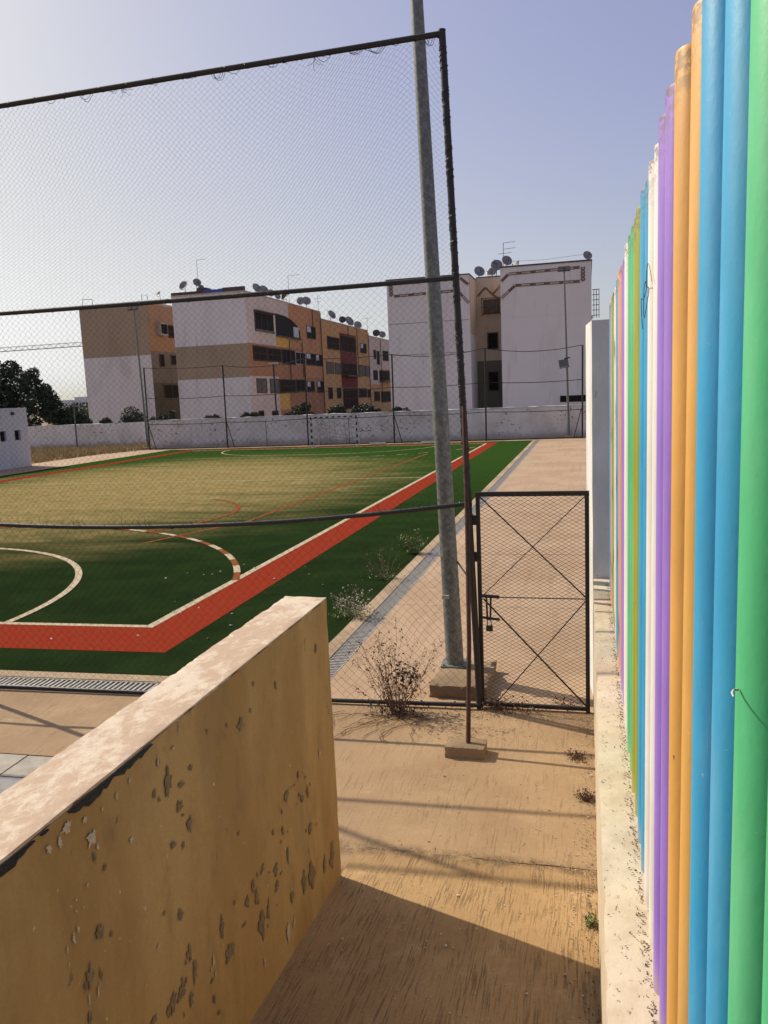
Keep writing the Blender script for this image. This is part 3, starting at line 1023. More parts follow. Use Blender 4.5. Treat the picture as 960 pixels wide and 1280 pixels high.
# pillar closing the low wall
pil = MB()
poly = [(0.048, 8.502), (0.62, 8.502), (0.62, 9.1), (-0.012, 9.1)]
n = 24
for i in range(n + 1):
    zz = -0.1 + 4.05 * i / n
    for (x, y) in poly:
        d = noise.noise_vector(Vector((x * 5, y * 5, zz * 4))) * 0.004
        if i == n:
            d.z += 0.012 * noise.noise(Vector((x * 9, y * 9, 1)))
        pil.v.append((x + d.x, y + d.y * 0.2, zz + d.z))
for i in range(n):
    for k in range(4):
        pil.f.append((i * 4 + k, i * 4 + (k + 1) % 4, i * 4 + 4 + (k + 1) % 4, i * 4 + 4 + k))
        pil.mi.append(0)
pil.f.append(tuple(n * 4 + k for k in range(4)))
pil.mi.append(0)
tag(pil.build('gate_pillar', 'pillar_plaster'), 'tall pale grey plastered pillar at the end of the pole fence', 'pillar')

# ------------------------------------------------------------------ near ball fence
bf = thing('ball_fence', 'tall black ball stop fence with chain link below and fine net above', 'fence', (-1.1, 7.98, 0))
CB, CT = Vector((-1.108, 7.98, 0.0)), Vector((-1.300, 7.98, 6.64))


def post_x(zz):
    return CB.x + (CT.x - CB.x) * zz / 6.64


mb = MB().tube([CB, CT], 0.034, 12)
mb.tube([CT, CT + Vector((0, 0, 0.012))], 0.036, 12)
r2 = random.Random(5)
for k in range(110):   # net lashing wound round the post
    zz = r2.uniform(2.0, 6.55)
    c = Vector((post_x(zz), 7.98, zz))
    a0 = r2.uniform(0, 6)
    mb.tube([c + Vector((cos(a0 + q * .8) * 0.037, sin(a0 + q * .8) * 0.037, (q - 3) * r2.uniform(0.004, 0.012))) for q in range(8)], 0.004, 4)
mb.build('corner_post', 'black_metal', bf, True)
LP = []
for x in (-7.62, -14.2):
    mb = MB().tube([(x, sh(x, 7.98), 0), (x, sh(x, 7.98), 6.5)], 0.034, 12)
    mb.build('post', 'black_metal', bf, True)


def rail_pts(z0, z1, sag, x0=None):
    out = []
    n = 26
    for k in range(n + 1):
        t = k / n
        x = x0 + (-14.2 - x0) * t
        # two bays: the first ends at x=-7.62
        if x > -7.62:
            u = (x - x0) / (-7.62 - x0)
            zz = z0 + (z1 - z0) * u - 4 * sag * u * (1 - u)
        else:
            u = (x + 7.62) / (-14.2 + 7.62)
            zz = z1 - 4 * sag * u * (1 - u)
        out.append((x, sh(x, 7.98), zz))
    return out


def rail_z(x, z0, z1, sag, x0=-1.2):
    u = (x - x0) / (-7.62 - x0)
    if x > -7.62:
        return z0 + (z1 - z0) * u - 4 * sag * u * (1 - u)
    u = (x + 7.62) / (-6.58)
    return z1 - 4 * sag * u * (1 - u)


RT = (6.615, 6.47, 0.0)
RM = (4.395, 4.37, 0.012)
RL = (2.175, 2.06, 0.155)
for nm, z0, z1, sag, r in (('top_rail', *RT, 0.027), ('upper_rail', *RM, 0.024), ('lower_rail', *RL, 0.024)):
    p = rail_pts(z0, z1, sag, post_x(z0) + 0.0)
    mb = MB().tube(p, r, 10)
    for k in range(46):
        x = -1.3 - k * 0.27 + r2.uniform(-.08, .08)
        zz = rail_z(x, z0, z1, sag)
        c = Vector((x, sh(x, 7.98), zz))
        mb.tube([c + Vector((0.012 * (q - 2), cos(q * 1.25 + k) * (r + .004), sin(q * 1.25 + k) * (r + .004))) for q in range(6)], 0.0035, 4)
    mb.build(nm, 'black_metal', bf, True)
mb = MB().tube([(-1.1, 7.96, 0.045), (-3.4, sh(-3.4, 7.955), 0.03), (-8, sh(-8, 7.94), 0.05), (-14.2, sh(-14.2, 7.94), 0.05)], 0.024, 8)
mb.build('bottom_rail', 'black_metal', bf, True)


def diamond_net(xr, xl, zb, zt, dx, dz, r, warp=None, jit=0.0, seed=0):
    """zig-zag wires; xr/xl/zb/zt may be functions"""
    mb = MB()
    rr = random.Random(seed)
    off = [(r, 0.0), (-r * 0.5, r * 0.87), (-r * 0.5, -r * 0.87)]
    n = int((xr - xl) / dx) + 2
    rows = int(8.6 / (dz / 2))
    for i in range(n):
        run = []

        def flush():
            if len(run) > 1:
                b = len(mb.v)
                for p in run:
                    for (ox, oy) in off:
                        mb.v.append((p[0] + ox, p[1] + oy, p[2]))
                for q in range(len(run) - 1):
                    a = b + q * 3
                    for k in range(3):
                        mb.f.append((a + k, a + (k + 1) % 3, a + 3 + (k + 1) % 3, a + 3 + k))
                        mb.mi.append(0)
            run.clear()
        for s in (0, 1):
            for j in range(rows + 1):
                zz = j * dz / 2
                # each strand wanders left and right of its own line, touching its neighbour
                side = 0.5 if (j + s) % 2 == 0 else -0.5
                x = xr - i * dx + (side * 0.5) * dx + (0.25 * dx if s else -0.25 * dx)
                y = sh(x, 7.98) + (0.004 if s else -0.004)
                if jit:
                    x += jit * noise.noise(Vector((x * 3, zz * 3, 1)))
                    zz += jit * noise.noise(Vector((x * 3, zz * 3, 7)))
                if warp:
                    x, zz = warp(x, zz)
                ok = zb(x) <= zz <= zt(x) and xl <= x <= post_x(zz) + 0.01
                if ok:
                    run.append((x, y, zz))
                else:
                    flush()
            flush()
    return mb


def netwarp(x, zz):
    """the slack net is drawn up towards the top right corner, so its meshes lie over there"""
    u = max(0.0, -1.25 - x)
    h = max(0.0, (zz - 4.4) / 2.2)
    k = 1.0 - exp(-(u / 1.05) ** 1.6)
    hh = min(1.0, h)
    pull = 0.85 * k * (0.5 + 0.5 * hh * hh * (3 - 2 * hh))
    corner = 0.35 * exp(-(u / 0.30) ** 2) * h
    return x + 0.06 * sin(zz * 2.2 + x) * h, zz - pull - corner + 0.05 * sin(u * 2.3 + zz) * h


lowz = lambda x: 0.06 + 0.02 * noise.noise(Vector((x * 3, 0, 0)))
midl = lambda x: rail_z(x, *RL)
mid = lambda x: rail_z(x, *RM)
top = lambda x: rail_z(x, *RT)
o = diamond_net(-1.10, -14.1, lowz, lambda x: midl(x) + 0.03, 0.100, 0.098, 0.0017, None, 0.035, 1).build('chain_link_mesh', 'wire_mesh', bf, fix=False)
o['kind'] = 'stuff'
o = diamond_net(-1.15, -14.1, midl, lambda x: mid(x), 0.072, 0.068, 0.0012, None, 0.015, 2).build('middle_net', 'net_twine', bf, fix=False)
o['kind'] = 'stuff'
o = diamond_net(-1.2, -14.1, lambda x: mid(x) - 0.01, lambda x: top(x) - 0.01 - 0.03 * abs(noise.noise(Vector((x * 2, 0, 5)))), 0.062, 0.056, 0.0012, netwarp, 0.01, 3).build('upper_net', 'net_twine', bf, fix=False)
o['kind'] = 'stuff'
# ragged loops of twine under the top rail and loose wire ends on the lower rail
mb = MB()
for k in range(46):
    x = -1.45 - k * 0.27 + r2.uniform(-.1, .1)
    zt = top(x)
    wd, dp = r2.uniform(0.08, 0.2), r2.uniform(0.02, 0.08)
    for q in range(r2.choice((1, 1, 2, 3))):
        mb.tube([(x + wd * (t / 8 - .5) + 0.02 * q, sh(x, 7.98), zt - dp * (1 - (t / 4 - 1) ** 2) * (1 + .2 * q) + r2.uniform(-.01, .01)) for t in range(9)], 0.0024, 4)
for x in (-2.55, -4.6):
    zt = top(x)
    for q in range(5):
        pp = [Vector((x, sh(x, 7.98), zt))]
        d = Vector((r2.uniform(-1, 1), 0, -1))
        for t in range(6):
            d += Vector((r2.uniform(-.9, .9), r2.uniform(-.2, .2), r2.uniform(-.3, .5)))
            pp.append(pp[-1] + d.normalized() * 0.025)
        mb.tube(pp, 0.002, 3)
for k in range(60):
    x = -1.5 - r2.random() * 6
    zt = midl(x)
    pp = [Vector((x, sh(x, 7.98), zt))]
    d = Vector((r2.uniform(-1, 1), r2.uniform(-.4, .4), 1.2))
    for t in range(4):
        d += Vector((r2.uniform(-.6, .6), 0, r2.uniform(-.5, .2)))
        pp.append(pp[-1] + d.normalized() * r2.uniform(.015, .035))
    mb.tube(pp, 0.002, 3)
o = mb.build('net_ties', 'net_twine', bf, fix=False)
o['kind'] = 'stuff'

# ------------------------------------------------------------------ gate
gt = thing('gate', 'black framed mesh gate with cross braces and padlock', 'gate', (-1.08, 8.0, 0))
GY = 8.03
gl, gr_, gb, gtp = -1.083, 0.012, 0.035, 2.262
MB().bar((gl, GY, gb), (gl, GY, gtp - 0.02), 0.040).build('frame_bar', 'black_metal', gt)
MB().bar((gr_ - 0.02, GY, gb - 0.035), (gr_ - 0.02, GY, gtp - 0.02), 0.042).build('frame_bar', 'black_metal', gt)
MB().bar((gl - 0.02, GY, gtp), (gr_ + 0.002, GY, gtp), 0.046).build('frame_bar', 'black_metal', gt)
MB().bar((gl + 0.02, GY, gb + 0.005), (gr_ - 0.04, GY, gb + 0.005), 0.036).build('frame_bar', 'black_metal', gt)
# hinge-side stub and welded tabs tying the gate frame to the fence post
for zz in (0.25, 1.62, 2.0):
    MB().box(post_x(zz) - 0.0, gl - 0.019, GY - 0.03, GY - 0.005, zz - 0.05, zz + 0.05).build('hinge_tab', 'black_metal', gt)
zm = 1.19
MB().bar((gl + 0.02, GY + 0.012, zm), (gr_ - 0.04, GY + 0.012, zm), 0.009).build('cross_bar', 'black_metal', gt)
for (a, b, w) in (((gl + .02, gtp - .03), (gr_ - .04, zm + .02), 0.012), ((gr_ - .04, gtp - .03), (gl + .03, zm + .02), 0.008), ((gl + .03, zm - .02), (gr_ - .04, gb + .03), 0.014), ((gr_ - .04, zm - .02), (gl + 0.15, gb + .03), 0.010)):
    yo_ = GY + (0.02 if a[0] < b[0] else -0.004)
    MB().bar((a[0], yo_, a[1]), (b[0], yo_, b[1]), w).build('brace', 'black_metal', gt)
mb = MB()
rr = 0.0016
dxm, dzm = 0.072, 0.040
ncol = int((gr_ - gl) / dxm) + 2
for i in range(ncol):
    for s in (0, 1):
        pts = []
        for j in range(int((gtp - gb) / (dzm / 2)) + 1):
            zz = gb + j * dzm / 2
            side = 0.25 if (j + s) % 2 == 0 else -0.25
            x = gl + i * dxm + side * dxm + (0.25 * dxm if s else -0.25 * dxm)
            pts.append((min(max(x, gl), gr_ - .02), GY + (0.003 if s else -0.003), zz))
        b = len(mb.v)
        for p in pts:
            for (ox, oy) in ((0, rr), (-rr, -rr), (rr, -rr)):
                mb.v.append((p[0], p[1] + oy, p[2] + ox * 1.2))
        for q in range(len(pts) - 1):
            a = b + q * 3
            for k in range(3):
                mb.f.append((a + k, a + (k + 1) % 3, a + 3 + (k + 1) % 3, a + 3 + k))
                mb.mi.append(0)
o = mb.build('expanded_mesh', 'wire_mesh', gt, fix=False)
o['kind'] = 'stuff'
lt = MB()
lt.bar((gl + 0.015, GY - 0.035, 1.215), (gl + 0.20, GY - 0.035, 1.205), 0.028)
lt.bar((gl + 0.015, GY - 0.03, 0.985), (gl + 0.20, GY - 0.03, 0.965), 0.022)
lt.bar((gl + 0.07, GY - 0.04, 1.20), (gl + 0.075, GY - 0.04, 0.96), 0.018)
lt.bar((gl + 0.115, GY - 0.04, 1.20), (gl + 0.105, GY - 0.04, 0.96), 0.018)
lt.build('latch', 'black_metal', gt)
pk = thing('padlock', 'small dark padlock hanging from the gate latch', 'padlock', (gl + 0.095, GY - 0.05, 0.86))
bx = rough_box(gl + 0.06, gl + 0.13, GY - 0.066, GY - 0.036, 0.845, 0.905, 0.02, 0.0, 0.004)
bx.build('lock_body', 'black_metal', pk)
MB().tube([(gl + .075, GY - .051, .90), (gl + .075, GY - .051, .95), (gl + .085, GY - .051, .965), (gl + .105, GY - .051, .965), (gl + .115, GY - .051, .95), (gl + .115, GY - .051, .90)], 0.006, 8).build('shackle', 'galvanised_steel', pk, True)

# stay leaning on the corner post, set in a loose concrete block
st = MB().tube([(-1.075, 6.90, 0.06), (-1.086, 7.2, 0.95), (-1.125, 7.55, 2.05), (-1.185, 7.93, 3.15)], 0.0215, 10)
tag(st.build('support_stay', 'rusty_metal', smooth=True), 'thin rusty tube stay rising from a concrete block to the corner post', 'stay')
blk = rough_box(-1.275, -0.915, 6.80, 7.02, 0.0, 0.105, 0.03, 0.006, 0.014, 3.0)
tag(blk.build('concrete_block', 'block_concrete'), 'small rough concrete block holding the thin stay', 'block')

# ------------------------------------------------------------------ galvanised lamp post
lp = thing('lamp_post', 'tall galvanised lamp post standing close behind the near fence', 'lamp post', (-1.52, 8.93, 0))
PX, PY = -1.515, 8.93


def pole_c(zz):
    return (PX - 0.0268 * zz, PY, zz)


zs = [0.12, 0.5, 1.5, 3, 4.5, 6, 7.5, 9, 10.8]
MB().tube([pole_c(q) for q in zs], [0.105 - 0.0052 * q for q in zs], 24).build('pole', 'galvanised_steel', lp, True)
mb = MB().prism([(PX - .15, PY - .15), (PX + .15, PY - .15), (PX + .15, PY + .15), (PX - .15, PY + .15)], 0.140, 0.158)
for a, b in ((-.12, -.12), (.12, -.12), (.12, .12), (-.12, .12)):
    mb.tube([(PX + a, PY + b, 0.155), (PX + a, PY + b, 0.178)], 0.012, 6)
mb.build('base_plate', 'galvanised_steel', lp)
mb = MB().box(PX - 0.085 - .03, PX - 0.085 + .055, PY - 0.118, PY - 0.095, 0.955, 0.995)
mb.build('name_plate', 'grate_steel', lp)
hd = MB().bar((PX - .29 - .7, PY, 10.75), (PX - .29 + .7, PY, 10.75), 0.06)
hd.build('lamp_bracket', 'galvanised_steel', lp)
for s in (-0.5, 0.5):
    c = (PX - .29 + s, PY - 0.12, 10.6)
    h = MB().obox(c, 0.2, 0.06, 0.15, (1, 0, 0), (0, 1, -0.6)).build('floodlight', 'far_metal', lp)
    MB().obox((c[0], c[1] - 0.055, c[2] - .035), 0.17, 0.008, 0.12, (1, 0, 0), (0, 1, -0.6)).build('lens', 'lamp_glass', h)
ft = rough_box(-1.69, -1.06, 8.22, 9.15, -0.05, 0.135, 0.05, 0.012, 0.03, 12.0)
tag(ft.build('concrete_footing', 'block_concrete'), 'square concrete footing under the galvanised lamp post', 'footing')
mb = MB().tube([(PX + 0.07, PY - .07, 1.38), (-1.25, 8.4, 1.30), (-1.13, 8.0, 1.24)], 0.012, 6)
tag(mb.build('tie_rod', 'black_metal', smooth=True), 'short black rod tying the lamp post to the corner post', 'rod')

# ------------------------------------------------------------------ plants and litter near the gate


def plant(name, label, x, y, z0, h, spread, nstem, leaves, leafsize, lmat, tmat, seed, cat='plant', lean=(0, 0), low_dense=None, group=None):
    r = random.Random(seed)
    root = thing(name, label, cat, (x, y, z0), group)
    st, tips = MB(), []
    for k in range(nstem):
        a = r.uniform(0, 2 * pi)
        rad = spread * sqrt(r.random())
        hh = h * r.uniform(0.45, 1.0) * (1 - 0.35 * rad / max(spread, .01))
        base = Vector((x + 0.15 * rad * cos(a), y + 0.15 * rad * sin(a), z0))
        tip = Vector((x + rad * cos(a) + lean[0] * hh, y + rad * sin(a) * 0.6 + lean[1] * hh, z0 + hh))
        pp = []
        for q in range(7):
            t = q / 6
            p = base.lerp(tip, t) + Vector((r.gauss(0, .012), r.gauss(0, .012), 0.05 * hh * sin(t * pi)))
            pp.append(p)
            if q > 0:
                tips.append(p)
        rs = 0.0019 * (0.6 + h)
        st.tube(pp, [rs * (1 - 0.75 * q / 6) for q in range(7)], 4)
        for q in range(r.randint(2, 5)):
            i = r.randint(2, 5)
            d = Vector((r.gauss(0, 1), r.gauss(0, 1), abs(r.gauss(0, 1)) + .3)).normalized() * hh * r.uniform(.08, .25)
            e = pp[i] + d
            st.tube([pp[i], pp[i] + d * .5 + Vector((0, 0, .01)), e], [rs * .5, rs * .4, rs * .25], 3)
            tips += [e, pp[i] + d * .6]
    st.build('stems', tmat, root, fix=False)
    P = []
    for k in range(leaves):
        t = r.choice(tips)
        P.append(t + Vector((r.gauss(0, leafsize), r.gauss(0, leafsize), r.gauss(0, leafsize))))
    leaf_mesh(P, leafsize, seed).build('leaves', lmat, root, fix=False)
    if low_dense:
        n, mat_, hh, sx = low_dense
        P = [(x + r.gauss(0, sx), y + r.gauss(0, sx * .4), z0 + abs(r.gauss(0, hh))) for _ in range(n)]
        o = leaf_mesh(P, leafsize * 1.2, seed + 1).build('dead_leaves', mat_, root, fix=False)
    return root


plant('dry_bush', 'dry reddish brown bush with charred leaves at the foot of the fence', -1.95, 7.74, 0.0, 1.10, 0.62, 44, 1000, 0.012, 'leaf_dry', 'twig', 21, 'bush', low_dense=(420, 'leaf_charred', 0.09, 0.15))
P = [(-1.88 + random.gauss(0, .09), 7.82 + random.gauss(0, .05), 0.36 + random.gauss(0, .09)) for _ in range(170)]
leaf_mesh(P, 0.021, 6).build('dark_leaf_cluster', 'leaf_charred', bpy.data.objects['dry_bush'], fix=False)['kind'] = 'stuff'
plant('flowering_weed', 'weed with white seed heads beside the drain grate next to the parapet', -3.46, 11.2, 0.0, 0.62, 0.45, 26, 420, 0.016, 'seed_white', 'twig_pale', 31, 'weed', low_dense=(300, 'weed_green', 0.06, 0.25), group='weeds along the drain')
plant('flowering_weed', 'sparse dry weed in the middle of the drain kerb', -3.55, 13.7, 0.0, 0.75, 0.5, 20, 220, 0.015, 'leaf_dry', 'twig_pale', 33, 'weed', low_dense=(150, 'weed_green', 0.06, 0.2), group='weeds along the drain')
plant('flowering_weed', 'yellow green weed tuft on the drain kerb just left of the lamp post', -3.55, 16.0, 0.0, 0.6, 0.35, 22, 420, 0.03, 'weed_green', 'twig_pale', 35, 'weed', group='weeds along the drain')
for (nm, lb, x, y, h, sp, ns, lv, sd) in (
        ('dead_weed', 'dead brown weed clump on the slab against the low wall nearest the gate', -0.10, 6.98, 0.07, 0.20, 26, 220, 41),
        ('dead_weed', 'dark round dead weed clump against the low wall midway along the slab', -0.03, 6.22, 0.10, 0.12, 24, 260, 43),
        ('dead_weed', 'small green weed against the low wall at the edge of the shadow', 0.01, 4.55, 0.09, 0.06, 12, 120, 45)):
    plant(nm, lb, x, y, ramp_z(0, y), h, sp, ns, lv, 0.010, 'weed_green' if sd == 45 else 'litter_dark', 'twig', sd, 'weed', group='weeds along the low wall')
plant('dead_weed', 'low dead weeds under the gate beside its left frame', -0.86, 8.0, 0.0, 0.16, 0.3, 24, 200, 0.012, 'leaf_dry', 'twig', 47, 'weed', low_dense=(260, 'litter_dark', 0.02, 0.25))
plant('dead_weed', 'wispy red weed by the right end of the gate foot', -0.22, 8.15, 0.0, 0.14, 0.22, 16, 120, 0.011, 'leaf_dry', 'twig', 49, 'weed')
# creeping dry runners on the slab
mb = MB()
r3 = random.Random(8)
for k in range(26):
    p = Vector((-1.9 + r3.gauss(0, .25), 7.7, 0.012))
    d = Vector((r3.gauss(-0.2, 1), -1, 0)).normalized()
    pp = [p]
    for t in range(r3.randint(5, 14)):
        d = (d + Vector((r3.gauss(0, .45), r3.gauss(0, .35), 0))).normalized()
        p = p + d * 0.06
        pp.append(Vector((p.x, p.y, 0.008 + 0.012 * r3.random())))
    mb.tube(pp, 0.0028, 3)
o = tag(mb.build('dry_runners', 'twig', fix=False), 'dry trailing runners spread over the slab before the fence', None, None, 'stuff')

pts = []
for k in range(700):
    y = r3.uniform(3.0, 7.9)
    pts.append((0.045 - abs(r3.gauss(0, .06)), y, ramp_z(0, y) + 0.006))
for k in range(420):
    x, y = r3.uniform(-1.2, 0.02), 7.86 + r3.gauss(0, .07)
    pts.append((x, y, 0.008))
for k in range(330):
    x = r3.uniform(-1.6, 0.04)
    pts.append((x, RY + r3.gauss(0, .03), 0.008))
for k in range(1000):   # along the feet of the poles on the wall top
    y = r3.uniform(1.0, 8.3)
    pts.append((0.203 - abs(r3.gauss(0, .018)), y, 1.305))
for k in range(120):
    y = r3.uniform(1.4, 8.3)
    pts.append((r3.uniform(0.06, 0.2), y, 1.305))
tag(leaf_mesh(pts, 0.0055, 5, 2.5).build('leaf_litter', 'litter_dark', fix=False), 'dark leaf crumbs along the low wall, joint and gate', None, None, 'stuff')
mb = MB()
for k in range(620):
    q = r3.random()
    if q < 0.45:
        x, y = r3.uniform(-1.55, 0.02), r3.uniform(3.2, 7.8)
    elif q < 0.7:
        x, y = 0.03 - abs(r3.gauss(0, .12)), r3.uniform(4.5, 7.5)
    else:
        x, y = r3.uniform(-1.3, 0.0), 7.84 + r3.gauss(0, .06)
    s = r3.uniform(0.0016, 0.0046) * (1.8 if r3.random() < .05 else 1)
    c = Vector((x, y, ramp_z(x, y) + s * .6 + 0.003))
    vs = [c + Vector((r3.uniform(.6, 1) * s * a, r3.uniform(.6, 1) * s * b, r3.uniform(.5, .9) * s * cc)) for cc in (-1, 1) for b in (-1, 1) for a in (-1, 1)]
    mb.add(vs, [(0, 2, 3, 1), (4, 5, 7, 6), (0, 1, 5, 4), (2, 6, 7, 3), (0, 4, 6, 2), (1, 3, 7, 5)])
tag(mb.build('pebbles', 'pebble_pale', fix=False), 'pale grit and small stones scattered over the slabs', None, None, 'stuff')
mb = MB()
for k in range(26):
    x, y = r3.uniform(-8, -3.6), r3.uniform(9.3, 15)
    s = r3.uniform(.010, .020)
    mb.obox((x, y, 0.02), s, s * .7, 0.006, (cos(k), sin(k), .2), (-sin(k), cos(k), .1))
tag(mb.build('paper_scraps', 'pebble_pale', fix=False), 'tiny pale scraps lying on the near turf', None, None, 'stuff')

# ------------------------------------------------------------------ far end: walls, fence, lamps, goal, hut
bw = thing('back_wall', 'long whitewashed boundary wall with flaking paint at the far end', 'wall', (-14, 54.2, 0))
rough_box(-31.8, 9.0, 54.2, 54.42, -0.3, 2.06, 0.6, 0.015, 0.02, 2.0, zfun=lambda x, y: 0.0).build('wall_body', 'boundary_plaster', bw)
rough_box(-31.8, 9.0, 54.17, 54.45, 2.06, 2.13, 0.5, 0.015, 0.03, 4.0).build('coping', 'white_wall', bw)
lw = thing('side_wall', 'stained grey wall behind the dry grass on the left', 'wall', (-40, 57.2, 0))
rough_box(-70, -31.9, 57.2, 57.42, -0.3, 1.97, 0.6, 0.015, 0.03, 8.0).build('wall_body', 'boundary_plaster', lw)
MB().box(-31.9, -31.82, 54.2, 57.42, -0.3, 2.0).build('return_wall', 'boundary_plaster', lw)

ff = thing('far_fence', 'thin black ball stop fence before the far white wall', 'fence', (-15.7, 53, 0))
FX = [-31.25, -25.03, -18.9, -12.71, -6.48, -0.32]
FZ = [5.95, 5.82, 5.98, 5.95, 6.02, 5.88]
for x, zt in zip(FX, FZ):
    MB().tube([(x, 53, -0.02), (x + 0.05, 53, zt)], 0.055, 8).build('post', 'black_metal', ff, True)
for nm, fr, sag in (('top_rail', 1.0, 0.30), ('middle_rail', 0.635, 0.10), ('lower_rail', 0.315, 0.06)):
    for i in range(5):
        pp = []
        for q in range(9):
            t = q / 8
            s = sag if not (nm == 'top_rail' and i in (0, 2)) else sag * 0.35
            pp.append((FX[i] + (FX[i + 1] - FX[i]) * t, 53, (FZ[i] + (FZ[i + 1] - FZ[i]) * t) * fr - 4 * s * t * (1 - t)))
        MB().tube(pp, 0.024, 6).build(nm, 'black_metal', ff, True)
MB().tube([(FX[0], 52.98, 0.06), (FX[-1], 52.98, 0.06)], 0.045, 6).build('bottom_rail', 'black_metal', ff, True)
for x, s in ((FX[0], 1), (FX[1], 1), (FX[5], -1), (FX[3], 1)):
    MB().tube([(x + s * 0.05, 52.97, 1.9), (x + s * 0.55, 52.97, 0)], 0.03, 6).build('brace', 'black_metal', ff, True)
for x in (-22.0, -15.9):
    MB().tube([(x, 53.02, 0), (x, 53.02, 1.85)], 0.022, 6).build('mid_post', 'black_metal', ff, True)


def far_lamp(x, y, h, label, flood):
    t = thing('lamp_post', label, 'lamp post', (x, y, 0), 'lamp posts round the pitch')
    MB().tube([(x, y, 0.1), (x - 0.01 * h, y, h * .5), (x - 0.02 * h, y, h)], [0.085, 0.07, 0.05], 10).build('pole', 'galvanised_steel', t, True)
    MB().box(x - .3, x + .3, y - .3, y + .3, -0.05, 0.16).build('base_block', 'kerb_concrete', t)
    xt = x - 0.02 * h
    MB().box(xt - .35, xt + .35, y - .12, y + .12, h - .02, h + 0.10).build('lamp_bracket', 'far_metal', t)
    for s in (-.22, .22):
        f = MB().obox((xt + s, y - .18, h - .1), 0.17, 0.10, 0.09, (1, 0, 0), (0, 1, -.5)).build('floodlight', 'far_metal', t)
    if flood:
        f = MB().obox((x - 0.28, y - .25, 4.78), 0.30, 0.10, 0.26, (1, 0.1, .12), (0, 1, -.5)).build('floodlight', 'far_metal', t)
        MB().obox((x - 0.28, y - .36, 4.70), 0.22, 0.015, 0.18, (1, 0.1, .12), (0, 1, -.5)).build('lens', 'lamp_glass', f)
        MB().bar((x - .25, y - .1, 5.1), (x + .12, y - .1, 5.16), 0.08).build('clamp', 'black_metal', t)
    return t


far_lamp(-1.17, 53.7, 10.75, 'thin grey lamp post with a floodlight box halfway up at the far right', True)
far_lamp(-31.75, 53.6, 10.35, 'thin dark lamp post at the far left corner of the pitch', False)
lpw = thing('street_lamp', 'small street lamp before the orange facade beyond the back wall', 'street lamp', (-24.7, 62, -0.2))
MB().tube([(-24.7, 62, -0.2), (-24.75, 62, 6.2)], 0.07, 8).build('pole', 'black_metal', lpw, True)
MB().box(-25.1, -24.35, 61.9, 62.1, 6.15, 6.26).build('lamp_head', 'lamp_glass', lpw)
mb = MB().tube([(-40.1, 56.9, -0.2), (-40.05, 56.9, 3.75)], 0.06, 8)
tag(mb.build('fence_pole', 'far_metal', smooth=True), 'lone thin post against the stained wall by the hut', 'post')

gl_ = thing('goal', 'goal with black and white striped frame before the far wall', 'goal', (-16.2, 50.5, 0))


def striped(name, a, b, parent, w=0.09):
    a, b = Vector(a), Vector(b)
    n = max(3, int((b - a).length / 0.2))
    mb = MB()
    for k in range(n):
        mb.cur = k % 2
        mb.bar(a.lerp(b, k / n), a.lerp(b, (k + 1) / n), w)
    return mb.build(name, ['goal_white', 'goal_black'], parent)


striped('goal_post', (-17.75, 50.5, 0), (-17.75, 50.5, 2.04), gl_)
striped('goal_post', (-14.62, 50.5, 0), (-14.62, 50.5, 2.04), gl_)
striped('crossbar', (-17.7, 50.5, 2.0), (-14.67, 50.5, 2.0), gl_)
for x in (-17.6, -14.75):
    MB().tube([(x, 50.55, 2.0), (x, 51.1, 1.95), (x, 51.55, 0.05), (x, 50.6, 0.04)], 0.022, 6).build('back_frame', 'goal_white', gl_, True)
MB().tube([(-17.6, 51.55, .05), (-14.75, 51.55, .05)], 0.022, 6).build('back_bar', 'goal_white', gl_, True)
mb = MB()
for k in range(8):
    x = -17.5 + k * 0.39
    mb.tube([(x, 50.6, 1.97), (x + .1 * sin(k), 51.1, 1.7), (x + .15 * sin(k * 2), 51.5, 0.6 + .3 * sin(k)), (x, 51.55, .06)], 0.008, 3)
for k in range(6):
    zz = 0.3 + k * .28
    mb.tube([(-17.55 + t * .4, 51.15 + .2 * (1.9 - zz) / 1.9, zz - .1 * sin(t * 1.3 + k)) for t in range(8)], 0.008, 3)
mb.build('goal_net', 'net_twine', gl_, fix=False)
# beams lying at the foot of the far fence
for x, lb in ((-10.2, 'small white plank lying left of the far post on the strip'), (-13.8, 'white plank lying beside the goal foot')):
    tag(MB().obox((x, 52.6, 0.06), 0.55, 0.06, 0.05).build('plank', 'goal_white'), lb, 'plank')

hut = thing('hut', 'low white flat roofed hut with two small square windows', 'hut', (-35, 38, 0))
wl = MB()
hx = -32.05
ws = [(38.55, 39.05), (39.75, 40.25), (36.6, 37.1), (35.2, 35.7)]
ws = sorted(ws)
ysw = [22.0]
for a, b in ws:
    ysw += [a, b]
ysw.append(40.95)
for i in range(0, len(ysw), 2):
    wl.box(hx - 0.2, hx, ysw[i], ysw[i + 1], -0.1, 3.32)
for a, b in ws:
    wl.box(hx - 0.2, hx, a, b, -0.1, 1.58)
    wl.box(hx - 0.2, hx, a, b, 2.16, 3.32)
wl.box(-40, hx - 0.2, 40.75, 40.95, -0.1, 3.32)
wl.box(-40, hx - 0.2, 22.0, 22.2, -0.1, 3.32)
wl.build('wall', 'hut_white', hut)
MB().box(-40, hx + 0.02, 21.98, 40.97, 3.32, 3.44).build('roof', 'hut_white', hut)
for a, b in ws:
    w = MB().box(hx - 0.17, hx - 0.13, a, b, 1.58, 2.16).build('window', 'frame_brown', hut)
    MB().box(hx - 0.128, hx - 0.12, a + .06, b - .06, 1.64, 2.10).build('pane', 'glass_dark', w)
MB().box(hx, hx + .12, 39.6, 39.78, 3.05, 3.2).build('drain_spout', 'black_metal', hut)

# ------------------------------------------------------------------ buildings


